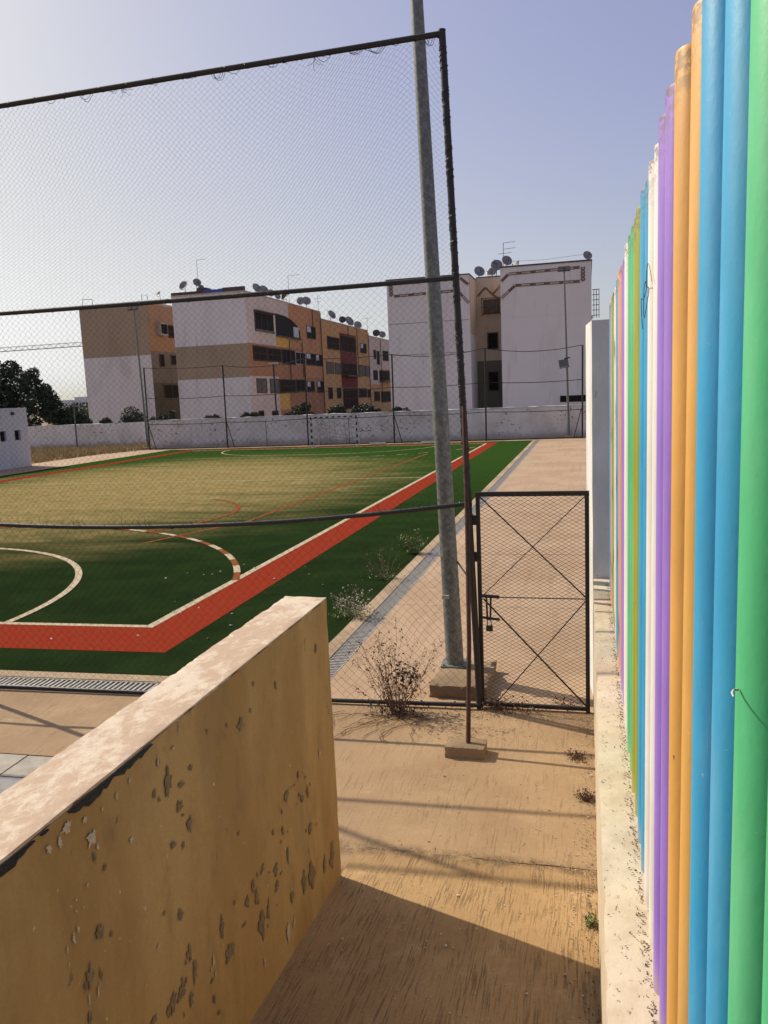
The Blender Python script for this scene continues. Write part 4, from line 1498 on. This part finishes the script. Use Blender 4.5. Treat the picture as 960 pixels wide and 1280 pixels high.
def win(parent, plane, c, u0, u1, z0, z1, style='plain', n=1):
    """window on a wall. plane 'x': wall x=c faces +x, u is y; plane 'y': wall y=c faces -y, u is x"""
    s = 1 if plane == 'x' else -1

    def bx(mb, a0, a1, b0, b1, d0, d1):
        p, q = sorted((c + s * d0, c + s * d1))
        if plane == 'x':
            mb.box(p, q, a0, a1, b0, b1)
        else:
            mb.box(a0, a1, p, q, b0, b1)
        return mb
    t = 0.09
    f = MB()
    bx(f, u0, u0 + t, z0, z1, -0.05, 0.07)
    bx(f, u1 - t, u1, z0, z1, -0.05, 0.07)
    bx(f, u0 + t, u1 - t, z1 - t, z1, -0.05, 0.07)
    bx(f, u0 + t, u1 - t, z0, z0 + t, -0.05, 0.07)
    w = u1 - u0
    k = max(1, int(w / 1.3))
    for i in range(1, k):
        u = u0 + w * i / k
        bx(f, u - .03, u + .03, z0 + t, z1 - t, -0.05, 0.05)
    fr = f.build('window', 'frame_pale' if style == 'pale' else 'frame_brown', parent)
    pm = {'shutter': 'shutter_grey', 'pale': 'glass_dark'}.get(style, 'glass_dark')
    bx(MB(), u0 + t, u1 - t, z0 + t, z1 - t, 0.004, 0.02).build('pane', pm, fr)
    if style == 'shutter':
        m = MB()
        nn = int((z1 - z0) / 0.14)
        for i in range(nn):
            zz = z0 + t + (z1 - z0 - 2 * t) * (i + .5) / nn
            bx(m, u0 + t, u1 - t, zz - .03, zz + .03, 0.02, 0.05)
        m.build('slats', 'shutter_grey', fr)
    if style == 'bars':
        m = MB()
        nn = max(3, int(w / 0.28))
        for i in range(nn + 1):
            u = u0 + w * i / nn
            bx(m, u - .02, u + .02, z0, z1, 0.1, 0.14)
        for zz in (z0 + .1, (z0 + z1) / 2, z1 - .1):
            bx(m, u0, u1, zz - .02, zz + .02, 0.1, 0.135)
        m.build('window_bars', 'frame_brown', fr)
    if style == 'cloth':
        bx(MB(), u1 - w * .32, u1 - w * .08, z0 + .1, z1 - .5, 0.09, 0.13).build('curtain', 'cloth_white', fr)
    if style == 'half':
        bx(MB(), u0 + t, u0 + w * .45, z0 + (z1 - z0) * .5, z1 - t, 0.03, 0.06).build('blind', 'cloth_white', fr)
    if style == 'awning':
        bx(MB(), u0 - .1, u1 + .1, z1, z1 + .12, 0, 0.45).build('awning', 'roof_dark', fr)
        bx(MB(), u0, u1, z0 - .15, z0, 0, 0.18).build('sill', 'shutter_grey', fr)
    return fr


# --- gable with tan and white bands, far left
b1 = thing('apartment_building', 'leftmost apartment block, tan above and white below', 'building', (-57, 84, 0), 'apartment blocks beyond the pitch')
MB().box(-57.2, -48.4, 84.0, 97, 8.95, 14.7).build('upper_wall', 'tan_wall', b1)
MB().box(-57.2, -48.4, 84.0, 97, -0.3, 8.948).build('lower_wall', 'white_wall', b1)
MB().box(-57.26, -48.34, 83.94, 97.06, 14.7, 14.95).build('roof_edge', 'beige_wall', b1)
MB().box(-57.0, -48.6, 84.3, 96.8, 14.95, 14.97).build('roof', 'roof_dark', b1)
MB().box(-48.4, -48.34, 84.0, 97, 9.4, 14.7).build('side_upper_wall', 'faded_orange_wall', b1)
MB().box(-48.4, -48.345, 84.0, 97, 5.8, 9.395).build('side_middle_wall', 'gap_shade_wall', b1)
MB().box(-48.4, -48.34, 84.0, 97, -0.3, 5.795).build('side_lower_wall', 'soot_shade_wall', b1)
bb = MB().box(-48.34, -47.75, 85.6, 87.2, 11.2, 12.7).build('bay_window', 'frame_pale', b1)
MB().box(-47.75, -47.74, 85.7, 87.1, 11.4, 12.5).build('pane', 'glass_dark', bb)
for (u0, u1, z0, z1, s) in ((88.3, 90.0, 11.1, 12.6, 'bars'), (85.7, 86.8, 7.6, 9.1, 'plain'), (88.4, 89.8, 7.9, 9.1, 'plain'), (86.2, 90.0, 3.9, 5.6, 'plain')):
    win(b1, 'x', -48.34, u0, u1, z0, z1, s)
for (x0, x1, y0) in ((-56.9, -55.6, 84.4), (-49.3, -48.6, 84.6)):
    MB().tube([(x0, y0, 14.9), (x0, y0, 15.75), (x1, y0, 15.65), (x1, y0, 14.9)], 0.035, 6).build('roof_railing', 'far_metal', b1, True)

# --- long orange block with a white and tan gable
b2 = thing('apartment_building', 'long apartment block with an orange flank of many windows and a white gable', 'building', (-33, 76, 0), 'apartment blocks beyond the pitch')
X2 = -32.94
MB().box(-40.9, X2 - .06, 76.06, 99.4, -0.3, 14.0).build('core_wall', 'beige_wall', b2)
MB().box(-40.9, X2 - .06, 99.4, 122.5, -0.3, 13.15).build('core_wall', 'beige_wall', b2)
MB().box(-40.9, X2 - .06, 122.5, 137, -0.3, 12.4).build('core_wall', 'beige_wall', b2)
for (z0, z1, m) in ((-0.3, 5.66, 'white_wall'), (5.66, 9.0, 'tan_wall'), (9.0, 14.02, 'gable_white')):
    MB().box(-40.95, X2, 76.0, 76.06, z0 + .002, z1).build('gable_wall', m, b2)
side = [(76.06, 84.0, -0.3, 5.75, 'pink_wall'), (84.0, 99.4, -0.3, 5.75, 'brown_wall'), (84.05, 87.0, 2.1, 3.95, 'yellow_wall'), (76.06, 92.0, 5.75, 9.05, 'brown_wall'), (92.0, 99.4, 5.75, 9.05, 'orange_wall'),
        (76.06, 88.0, 9.05, 14.02, 'pink_wall'), (88.0, 99.4, 9.05, 14.02, 'orange_wall'),
        (99.4, 122.5, -0.3, 13.17, 'amber_wall'), (122.5, 137, -0.3, 5.0, 'amber_wall'), (122.5, 130, 5.0, 12.42, 'pink_wall'), (130, 137, 5.0, 7.5, 'amber_wall'), (130, 137, 7.5, 12.42, 'pink_wall')]
for k, (y0, y1, z0, z1, m) in enumerate(side):
    MB().box(X2 - .06, X2 if m != 'yellow_wall' else X2 + .02, y0 + .002, y1, z0 + .002, z1).build('flank_wall', m, b2)
for (y0, y1, z0, z1, m) in ((83.9, 87.6, 9.0, 10.1, 'yellow_wall'), (107.6, 115.2, 7.99, 9.45, 'maroon_wall'), (107.6, 115.2, 4.5, 6.2, 'maroon_wall'), (107.6, 115.2, 11.75, 12.0, 'maroon_wall'), (107.4, 107.6, 4.5, 12.0, 'maroon_wall'), (115.2, 115.4, 4.5, 12.0, 'maroon_wall')):
    MB().box(X2 + .003, X2 + .05, y0, y1, z0, z1).build('painted_panel', m, b2)
TOPW = [(78.1, 83.2, 10.49, 12.30, 'awning'), (93.9, 97.2, 10.46, 12.02, 'half'), (101.8, 107.0, 9.55, 11.21, 'bars'), (107.7, 115.1, 9.5, 11.7, 'bars'), (117.7, 121.1, 9.65, 11.11, 'half'), (125.4, 126.8, 8.99, 10.44, 'plain'), (127.3, 129.1, 8.17, 10.38, 'plain'), (131.3, 135.2, 8.91, 10.59, 'plain'),
        (77.2, 80.8, 7.31, 8.85, 'bars'), (81.0, 84.9, 7.33, 8.80, 'bars'), (85.1, 89.3, 7.14, 8.83, 'plain'), (89.5, 92.9, 7.24, 8.70, 'pale'), (93.2, 96.6, 7.22, 8.71, 'half'), (96.8, 99.3, 7.19, 8.69, 'half'), (100.9, 104.0, 6.33, 7.89, 'shutter'), (104.6, 107.3, 6.31, 7.82, 'shutter'), (107.8, 115.1, 6.22, 7.97, 'bars'), (116.4, 119.9, 6.23, 7.87, 'shutter'), (120.2, 122.4, 6.19, 7.79, 'shutter'), (124.7, 127.4, 5.66, 7.26, 'plain'), (128.6, 135.5, 5.61, 7.31, 'plain'),
        (77.6, 80.3, 4.01, 5.52, 'shutter'), (81.2, 83.8, 3.98, 5.51, 'shutter'), (84.0, 88.9, 3.96, 5.49, 'bars'), (89.1, 92.3, 4.02, 5.52, 'plain'), (93.0, 95.7, 3.99, 5.33, 'half'), (96.8, 99.3, 3.85, 5.39, 'half'), (101.2, 103.0, 3.02, 4.58, 'plain'), (104.9, 106.9, 3.04, 4.53, 'plain'), (107.8, 115.1, 1.53, 4.44, 'bars'), (115.8, 120.2, 3.00, 4.42, 'plain'), (120.7, 122.4, 2.94, 4.21, 'plain'), (124.7, 128.2, 2.29, 3.90, 'plain'), (129.2, 135.6, 2.03, 3.87, 'plain'),
        (77.6, 79.0, 1.3, 2.21, 'plain'), (81.3, 83.1, 1.3, 2.10, 'plain')]
for (y0, y1, z0, z1, s) in TOPW:
    win(b2, 'x', X2, y0, y1, z0, z1, s)
# the wide arched loggia: flat near-black panel stands for its shaded depth
am = MB()
arch = [(83.9, 10.25), (91.6, 10.25), (91.6, 11.1), (90.6, 11.75), (88.9, 12.25), (87, 12.5), (83.9, 12.6)]
am.v = [(X2 + .03, y, zz) for y, zz in arch] + [(X2 - .05, y, zz) for y, zz in arch]
nA = len(arch)
am.f = [tuple(range(nA))] + [(i, (i + 1) % nA, nA + (i + 1) % nA, nA + i) for i in range(nA)]
am.mi = [0] * len(am.f)
lg = am.build('loggia', 'channel_dark', b2)
MB().box(X2 + .035, X2 + .07, 89.3, 91.0, 10.35, 11.5).build('curtain', 'cloth_white', lg)
MB().box(X2 + .03, X2 + .30, 83.8, 91.7, 10.1, 10.22).build('sill', 'frame_brown', lg)
for (y, z0, z1) in ((91.9, 5.8, 9.9), (87.6, 5.6, 10.0), (96.2, 11.9, 14.0), (99.3, 0.5, 14.0), (111.4, 11.8, 13.1), (116.0, 6.0, 13.1), (122.4, 0.5, 12.9), (129.9, 2.0, 12.3)):
    MB().tube([(X2 + .09, y, z0), (X2 + .09, y, z1)], 0.05, 6).build('downpipe', 'frame_brown', b2, True)
# a balcony run on the lower floors
MB().box(X2 + .003, X2 + .9, 107.8, 115.1, 6.02, 6.2).build('balcony_slab', 'frame_brown', b2)
MB().box(X2 + .003, X2 + .8, 128.6, 135.5, 5.4, 5.58).build('balcony_slab', 'frame_brown', b2)
for (y0, y1, zt) in ((76.0, 99.4, 14.02), (99.4, 122.5, 13.17), (122.5, 137.0, 12.42)):
    MB().box(-41.0, X2 + .05, y0 - .05 if y0 == 76.0 else y0 + .003, y1, zt, zt + 0.12).build('roof_edge', 'beige_wall', b2)
MB().box(-40.98, -37.4, 76.02, 77.6, 14.14, 14.42).build('roof_parapet', 'frame_brown', b2)
MB().box(-35.3, X2, 76.02, 76.3, 14.14, 14.55).build('roof_parapet', 'roof_dark', b2)
tp = rough_box(-37.3, -35.3, 76.1, 76.2, 14.14, 14.5, 0.2, 0.02, 0.05, 3)
tag(tp.build('blue_tarp', 'tarp_blue'), 'blue tarpaulin along the roof edge of the white gable', 'tarpaulin')
MB().box(-38.6, -37.5, 77.0, 78.2, 14.14, 14.85).build('roof_box', 'roof_dark', b2)

# --- white end block with the zigzag band, right
b3 = thing('apartment_building', 'white apartment block on the right with a recess and rust zigzag bands', 'building', (-8, 66, 0), 'apartment blocks beyond the pitch')
MB().box(-15.97, -9.15, 66.0, 82, -0.3, 12.55).build('left_wing', 'gable_white', b3)
MB().box(-6.66, 0.36, 66.0, 82, -0.3, 12.85).build('right_wing', 'gable_white', b3)
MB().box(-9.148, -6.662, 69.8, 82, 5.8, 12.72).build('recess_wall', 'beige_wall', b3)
MB().box(-9.148, -6.662, 69.79, 82, -0.3, 5.798).build('recess_lower_wall', 'soot_shade_wall', b3)
MB().box(-9.148, -9.10, 66.02, 69.78, 8.0, 12.5).build('recess_side_wall', 'beige_wall', b3)
MB().box(-16.02, -9.10, 65.95, 82.05, 12.55, 12.64).build('roof_edge', 'roof_dark', b3)
MB().box(-6.70, 0.42, 65.95, 82.05, 12.85, 12.97).build('roof_edge', 'roof_dark', b3)
MB().box(-9.09, -6.71, 69.75, 82, 12.72, 12.80).build('roof_edge', 'roof_dark', b3)
for zz in (9.0, 6.45):
    MB().box(-15.9, -9.2, 65.985, 66.0, zz, zz + .05).build('floor_joint', 'tan_wall', b3)
MB().box(-6.6, 0.3, 65.988, 66.0, 8.95, 8.99).build('floor_joint', 'white_wall', b3)
win(b3, 'y', 69.8, -8.24, -7.30, 6.75, 8.15, 'plain')
win(b3, 'y', 69.79, -8.25, -7.3, 3.2, 4.9, 'plain')
cg = MB()
for i in range(9):
    x = -8.6 + i * 1.55 / 8
    cg.bar((x, 69.2, 9.65), (x, 69.2, 10.95), 0.04)
for zz in (9.65, 10.2, 10.95):
    cg.bar((-8.6, 69.2, zz), (-7.05, 69.2, zz), 0.05)
cg.bar((-8.6, 69.2, 9.65), (-7.05, 69.2, 10.5), 0.04)
for x in (-8.6, -7.05):
    cg.bar((x, 69.2, 9.65), (x, 69.8, 9.65), .05)
    cg.bar((x, 69.2, 10.95), (x, 69.8, 10.95), .05)
wv = win(b3, 'y', 69.8, -8.5, -7.15, 9.7, 10.9, 'shutter')
cg.build('window_cage', 'frame_brown', wv)
ac = MB()
for zz in (8.9, 9.3, 9.7, 10.1, 10.5, 10.9):
    ac.bar((0.42, 68, zz), (0.95, 68, zz), .05)
for x in (0.55, .75, .95):
    ac.bar((x, 68, 8.7), (x, 68, 10.95), .05)
ac.box(0.36, 0.45, 68, 69.2, 8.7, 8.9)
ac.build('balcony_grille', 'far_metal', b3)
MB().box(-2.1, 0.3, 65.96, 65.998, 2.12, 2.62).build('vent_strip', 'glass_dark', b3)


def band(pts, y, parent, w=0.16):
    mb = MB()
    for (x0, z0), (x1, z1) in zip(pts[:-1], pts[1:]):
        a, b = Vector((x0, y, z0)), Vector((x1, y, z1))
        L = (b - a).length
        n = max(1, int(L / 0.55))
        d = (b - a).normalized()
        s = d.cross(Vector((0, 1, 0)))
        for off in (-1, 1):
            mb.cur = 0
            mb.obox((a + b) / 2 + s * off * w * .5, L / 2, 0.012, 0.028, d, (0, 1, 0))
        for k in range(n):
            mb.cur = 1 if k % 2 else 0
            c = a.lerp(b, (k + .5) / n)
            mb.obox(c, L / n * .42, 0.011, w * .36, d, (0, 1, 0))
    return mb.build('zigzag_band', ['band_rust', 'band_tan'], parent)


band([(-0.5, 12.43), (-6.0, 12.33), (-6.6, 11.8)], 65.985, b3)
band([(-0.5, 11.38), (-5.5, 11.42), (-6.6, 10.5)], 65.985, b3)
band([(-15.4, 11.27), (-10.1, 11.37), (-9.2, 10.3)], 65.985, b3)
band([(-15.4, 12.28), (-9.9, 12.36), (-9.2, 11.75)], 65.985, b3)
band([(-9.0, 11.2), (-8.3, 11.9), (-7.7, 11.3), (-6.8, 12.2)], 69.775, b3, 0.12)
band([(-7.7, 11.3), (-6.9, 10.6)], 69.772, b3, 0.12)
for (x0, zc) in ((-0.28, 11.9), (-15.62, 11.8)):
    mb = MB()
    for k in range(12):
        zz = zc - 0.5 + k * 0.09
        wv_ = 0.10 + 0.10 * abs(sin(k * 1.05))
        for sx in (-1, 1):
            mb.obox((x0 + sx * wv_ * .6, 65.985, zz), 0.035 + .02 * (k % 2), 0.012, 0.05, (1, 0, sx * .6), (0, 1, 0))
    mb.bar((x0, 65.985, zc - .5), (x0, 65.985, zc + .5), 0.03)
    o = mb.build('corner_ornament', 'band_rust', b3)
    o['kind'] = 'stuff'

# --- satellite dishes and aerials on the roofs
dp = thing('satellite_dish', 'x', 'satellite dish', (0, 0, 0))
m = MB()
nr, ns = 4, 18
m.v.append((0, 0, 0))
for i in range(1, nr + 1):
    r = 0.45 * i / nr
    for k in range(ns):
        a = 2 * pi * k / ns
        m.v.append((r * cos(a), -0.35 * r * r / 0.45, r * 1.08 * sin(a)))
for k in range(ns):
    m.f.append((0, 1 + k, 1 + (k + 1) % ns))
    m.mi.append(0)
for i in range(nr - 1):
    for k in range(ns):
        m.f.append((1 + i * ns + k, 1 + (i + 1) * ns + k, 1 + (i + 1) * ns + (k + 1) % ns, 1 + i * ns + (k + 1) % ns))
        m.mi.append(0)
bowl = m.build('bowl', 'dish_grey', dp, True, local=True, fix=False)
sol = bowl.modifiers.new('thickness', 'SOLIDIFY')
sol.thickness = 0.02
bowl.rotation_euler = (radians(-28), 0, 0)
MB().tube([(0, 0.06, 0.0), (0, 0.12, -0.3), (0, 0.12, -1.25)], 0.03, 6).build('mast', 'far_metal', dp, True, local=True)
MB().tube([(0, -0.12, -0.42), (0, -0.5, 0.06)], 0.014, 5).build('feed_arm', 'far_metal', dp, True, local=True)
MB().tube([(0, -0.46, 0.02), (0, -0.58, 0.14)], 0.04, 6).build('receiver', 'dish_dark', dp, True, local=True)
first = [True]


def dish(x, y, zz, r, yaw, label, group, dark=False):
    d = dp if first[0] else copy_tree(dp)
    first[0] = False
    d.location = (x, y, zz)
    d.scale = (r / 0.45,) * 3
    d.rotation_euler = (0, 0, radians(yaw))
    tag(d, label, 'satellite dish', group)
    if dark:
        for c in d.children:
            if c.name.startswith('bowl'):
                c.data = dark_bowl


dark_bowl = bowl.data.copy()
dark_bowl.materials.clear()
dark_bowl.materials.append(MATS['dish_dark'])
GA, GB_, GC = 'dishes on the tan block', 'dishes on the orange block', 'dishes on the zigzag banded block'
dish(-47.4, 85.2, 15.75, 0.36, -30, 'lone dish at the right edge of the tan block roof', GA)
dish(-40.1, 77.3, 15.2, 0.50, -10, 'large dish at the left end of the white gable roof', GB_)
dish(-38.8, 77.6, 15.45, 0.42, 40, 'tilted dish right of the large one on the white gable roof', GB_)
dish(-38.5, 77.9, 14.95, 0.3, 20, 'small low dish beneath the tilted one on the white gable', GB_)
dish(-33.9, 81.4, 14.97, 0.50, 55, 'first dish behind the gable corner of the orange block', GB_)
dish(-33.9, 83.4, 15.0, 0.50, 50, 'second dish behind the gable corner of the orange block', GB_)
dish(-33.9, 85.5, 14.9, 0.42, 30, 'third dish behind the gable corner, partly behind the fence rail', GB_)
dish(-33.9, 87.4, 14.75, 0.36, 45, 'fourth dish behind the gable corner, low behind the fence rail', GB_)
dish(-33.9, 89.9, 15.0, 0.50, -20, 'dark dish ending the first run on the orange block', GB_, True)
dish(-33.9, 95.2, 15.0, 0.50, 15, 'left dish of the pair above the round window of the orange block', GB_)
dish(-33.9, 97.2, 15.2, 0.55, 30, 'right dish of the pair above the round window of the orange block', GB_)
dish(-33.9, 107.2, 14.35, 0.62, 60, 'large leaning dish on the amber middle roof', GB_)
dish(-33.9, 112.4, 14.1, 0.5, 20, 'dark dish on the amber middle roof', GB_, True)
dish(-33.9, 115.6, 14.1, 0.72, 55, 'biggest dish on the amber middle roof beside the dark one', GB_)
dish(-33.9, 120.3, 13.9, 0.6, 25, 'dish at the right end of the amber middle roof', GB_)
dish(-33.9, 131.5, 13.4, 0.6, 10, 'dark dish on the far pink roof of the orange block', GB_, True)
dish(-33.9, 135.4, 13.4, 0.6, 25, 'pale dish at the far end of the orange block', GB_)
dish(-8.9, 70.5, 13.3, 0.46, 25, 'dish left of the recess on the zigzag banded block', GC)
dish(-8.0, 71.6, 13.35, 0.42, -35, 'half hidden dish above the recess behind the front ones', GC)
dish(-7.45, 71.0, 13.75, 0.50, 10, 'highest dish above the recess of the zigzag banded block', GC)
dish(-7.75, 70.3, 13.2, 0.36, 5, 'lowest front dish above the recess of the zigzag banded block', GC)
dish(-6.95, 71.2, 13.3, 0.40, 60, 'narrow edge on dish above the recess by the right wing', GC)
dish(-6.25, 67.2, 13.5, 0.42, 25, 'dish under the comb aerial on the right wing', GC)
dish(-5.4, 67.4, 13.15, 0.38, -60, 'dark low dish on the left of the right wing roof', GC, True)
dish(0.05, 67.5, 13.45, 0.36, 20, 'lone dish on the far right corner of the zigzag banded block', GC)


def aerial(x, y, z0, z1, arms, label):
    t = thing('aerial', label, 'aerial', (x, y, z0), 'roof aerials')
    MB().tube([(x, y, z0), (x, y, z1)], 0.022, 6).build('mast', 'far_metal', t, True)
    for (dz, x0, x1) in arms:
        MB().tube([(x + x0, y, z1 - dz), (x + x1, y, z1 - dz + .05)], 0.018, 5).build('arm', 'far_metal', t, True)


aerial(-6.5, 67.4, 12.9, 15.0, [(0.02, 0, 0.95), (0.5, 0, 0.95), (0.85, -0.4, 0.65)], 'comb shaped aerial on the zigzag banded block')
aerial(-7.6, 71, 12.75, 14.35, [(0.3, -.15, .15)], 'short whip aerial above the recess')
aerial(-38.6, 77.5, 14.4, 17.7, [(0.02, 0, 1.05)], 'tall aerial on the white gable roof')
aerial(-33.9, 91.2, 14.1, 17.55, [(0.02, 0, 1.4)], 'tall aerial beside the dark dish of the orange block')
aerial(-33.9, 101.8, 13.2, 16.4, [(0.4, -.5, .5), (.8, -.4, .4)], 'aerial at the roof step of the orange block')
aerial(-33.9, 126, 12.5, 15.7, [(0.3, -.7, .7)], 'aerial on the far pink roof')
for i, (y, zt) in enumerate(((93.5, 15.0), (104.5, 14.9), (110, 14.6), (118, 14.4), (124.5, 14.3))):
    aerial(-33.5, y, 13.0 if y > 99.4 else 14.1, zt, [], ['thin rod between the dishes and the pair above the round window', 'thin rod left of the large leaning dish', 'thin rod right of the large leaning dish', 'thin rod between biggest and right end dish', 'thin rod where the amber roof meets the pink roof'][i])
cable = MB().tube([(-6.3, 67.3, 13.5), (-3.2, 67.4, 13.42), (-0.1, 67.5, 13.62)], 0.012, 4)
tag(cable.build('cable', 'far_metal'), 'thin cable strung between dishes on the right roof', 'cable')

# --- crane jib above the trees on the left
cr = thing('tower_crane', 'pale lattice jib of a tower crane behind the left block', 'crane', (-125, 200, 0))
J = MB()
x0, x1 = -205, -112
for zz in (20.2, 21.25):
    J.bar((x0, 200, zz + (x0 + 150) * .004), (x1, 200, zz + (x1 + 150) * .004), 0.13)
J.bar((x0, 201, 20.2 + (x0 + 150) * .004), (x1, 201, 20.2 + (x1 + 150) * .004), 0.13)
nn = 70
for k in range(nn):
    xa, xb = x0 + (x1 - x0) * k / nn, x0 + (x1 - x0) * (k + 1) / nn
    za = 20.2 if k % 2 else 21.25
    zb = 21.25 if k % 2 else 20.2
    J.bar((xa, 200, za + (xa + 150) * .004), (xb, 200, zb + (xb + 150) * .004), 0.09)
J.build('jib', 'crane_paint', cr)
J = MB()
for a in (-.8, .8):
    for b in (-.8, .8):
        J.bar((-125 + a, 200.5 + b, -0.3), (-125 + a, 200.5 + b, 24), .18)
for k in range(16):
    J.bar((-125.8, 199.7, k * 1.5), (-124.2, 199.7, k * 1.5 + 1.5), .1)
    J.bar((-125.8, 201.3, k * 1.5 + 1.5), (-124.2, 201.3, k * 1.5), .1)
J.build('mast', 'crane_paint', cr)

# --- trees and bushes


def tree(name, label, cat, x, y, h, blobs, nl, leaf, mat, seed, group, z0=-0.3):
    r = random.Random(seed)
    t = thing(name, label, cat, (x, y, z0), group)
    tr = MB()
    cz = sum(b[2] for b in blobs) / len(blobs)
    tr.tube([(x, y, z0), (x + .05, y, z0 + (cz - z0) * .5), (x, y, cz)], [0.03 * h + .03, 0.024 * h + .02, 0.012 * h], 8)
    for (bx, by, bz, br) in blobs:
        s = Vector((x, y, z0 + (cz - z0) * r.uniform(.3, .8)))
        e = Vector((bx, by, bz))
        tr.tube([s, s.lerp(e, .5) + Vector((0, 0, .1 * h * .2)), e], [0.012 * h, 0.008 * h, 0.004 * h], 6)
    tr.build('trunk', 'bark', t, True, fix=False)
    P = clump_pts(r, blobs, nl)
    leaf_mesh(P, leaf, seed).build('crown', mat, t, fix=False)
    return t


rt = random.Random(17)
blobs = [(-52, 62, 4.3, 2.6), (-49.8, 62.3, 5.6, 1.7), (-49.3, 61.6, 7.0, 0.8), (-47.9, 62, 5.6, 1.1), (-47.2, 62, 4.0, 1.5), (-50.3, 61, 3.2, 2.0), (-54, 62.5, 5.6, 2.2), (-46.3, 61.8, 4.4, 0.7), (-46.0, 62, 2.9, 1.0), (-51.2, 62, 6.7, 1.1), (-48.6, 61.5, 2.2, 1.6), (-47.4, 62, 6.5, 0.6), (-52.6, 61.5, 2.2, 2.0), (-46.3, 62, 4.9, 0.7), (-45.9, 62, 3.9, 1.0)]
tree('tree', 'large dark tree behind the white hut', 'tree', -50.5, 62, 7, blobs, 17000, 0.15, 'leaf_dark', 51, 'trees on the left')
blobs = [(-44.6, 63, 2.6, 1.1), (-45.4, 63, 1.9, 1.0), (-43.9, 63.3, 1.8, 0.9)]
tree('tree', 'low dark tree right of the large one, above the stained wall', 'tree', -44.6, 63, 3.4, blobs, 3600, 0.12, 'leaf_dark', 52, 'trees on the left')
blobs = [(-61.5, 92, 2.7, 1.6), (-63.0, 92, 2.2, 1.5), (-60.2, 92, 2.9, 1.0)]
tree('tree', 'olive green tree just left of the tan block', 'tree', -61.5, 92, 4, blobs, 2400, 0.14, 'leaf_green', 53, 'trees on the left')
blobs = [(-66, 95, 2.4, 1.6), (-68.5, 95, 2.6, 1.5), (-70.5, 95, 2.2, 1.4), (-64.4, 95, 1.8, 1.2)]
tree('tree', 'hazy row tree in the gap between the dark trees and the tan block', 'tree', -67, 95, 4, blobs, 2800, 0.15, 'leaf_dark', 54, 'trees on the left')
BUSH = [('dense dark bush against the left block, tallest on the wall', -37.0, 60.5, [(-37.2, 60.5, 2.5, .85), (-36.6, 60.5, 2.0, .9), (-37.6, 60.5, 1.7, .8), (-36.2, 60.5, 1.6, .6)], 'leaf_dark'),
        ('small green bush low before the white part of the left block', -39.3, 60, [(-39.3, 60, 1.9, .5), (-39.6, 60, 1.6, .5)], 'leaf_green'),
        ('dark bush in the gap between the two left blocks', -34.6, 60.5, [(-34.9, 60.5, 1.8, .6), (-34.3, 60.5, 1.9, .6)], 'leaf_dark'),
        ('pale green shoot in the gap between the two left blocks', -33.4, 60.5, [(-33.4, 60.5, 2.0, .35), (-33.4, 60.5, 2.5, .25)], 'leaf_green'),
        ('left bush of the two before the white gable', -30.0, 61, [(-30.3, 61, 1.75, .5), (-29.7, 61, 1.85, .45), (-29.2, 61, 1.7, .35)], 'leaf_dark'),
        ('right bush of the two before the white gable', -26.6, 61, [(-27.0, 61, 1.85, .55), (-26.3, 61, 1.9, .5), (-25.8, 61, 1.7, .4)], 'leaf_dark'),
        ('bush under the yellow panel of the orange flank', -22.9, 61, [(-23.4, 61, 1.8, .5), (-22.4, 61, 2.2, .7), (-21.8, 61, 2.6, .45), (-21.6, 61, 1.7, .6)], 'leaf_dark'),
        ('spiky bush above the left post of the goal', -19.3, 61, [(-19.6, 61, 1.9, .6), (-19.0, 61, 2.2, .55), (-18.6, 61, 1.7, .5)], 'leaf_dark'),
        ('wide bush above the crossbar of the goal', -16.9, 61, [(-17.5, 61, 2.0, .6), (-16.8, 61, 2.1, .7), (-16.0, 61, 1.8, .5)], 'leaf_dark'),
        ('low bush at the left foot of the zigzag banded block', -13.9, 61, [(-14.4, 61, 1.9, .5), (-13.7, 61, 1.75, .5)], 'leaf_dark')]
for k, (lb, x, y, blobs, mt) in enumerate(BUSH):
    tree('bush', lb, 'bush', x, y, 2.0, blobs, 1900, 0.095, mt, 60 + k, 'bushes above the back wall')

# --- a few pale buildings on the horizon
for k, (x, y, w, d, h, lb) in enumerate(((-219, 300, 9, 9, 6.4, 'leftmost pale building on the horizon beyond the dark tree'), (-211, 305, 6, 9, 7.6, 'tallest pale building on the horizon left of the tan block'), (-205, 300, 5, 8, 6.6, 'pale building on the horizon just left of the tan block'), (-228, 320, 8, 8, 5.6, 'low pale building on the horizon behind the large tree'))):
    t = thing('distant_building', lb, 'building', (x, y, 0), 'pale buildings on the horizon')
    MB().box(x - w / 2, x + w / 2, y, y + d, -0.3, h).build('wall', 'city_pale', t)
    MB().box(x - w / 2 - .1, x + w / 2 + .1, y - .1, y + d + .1, h, h + .3).build('roof', 'city_pale', t)
    for i in range(int(w / 2)):
        for j in range(2):
            MB().box(x - w / 2 + .6 + i * 2, x - w / 2 + 1.8 + i * 2, y - .05, y, 2.0 + j * 2.2, 3.3 + j * 2.2).build('window', 'glass_dark', t)
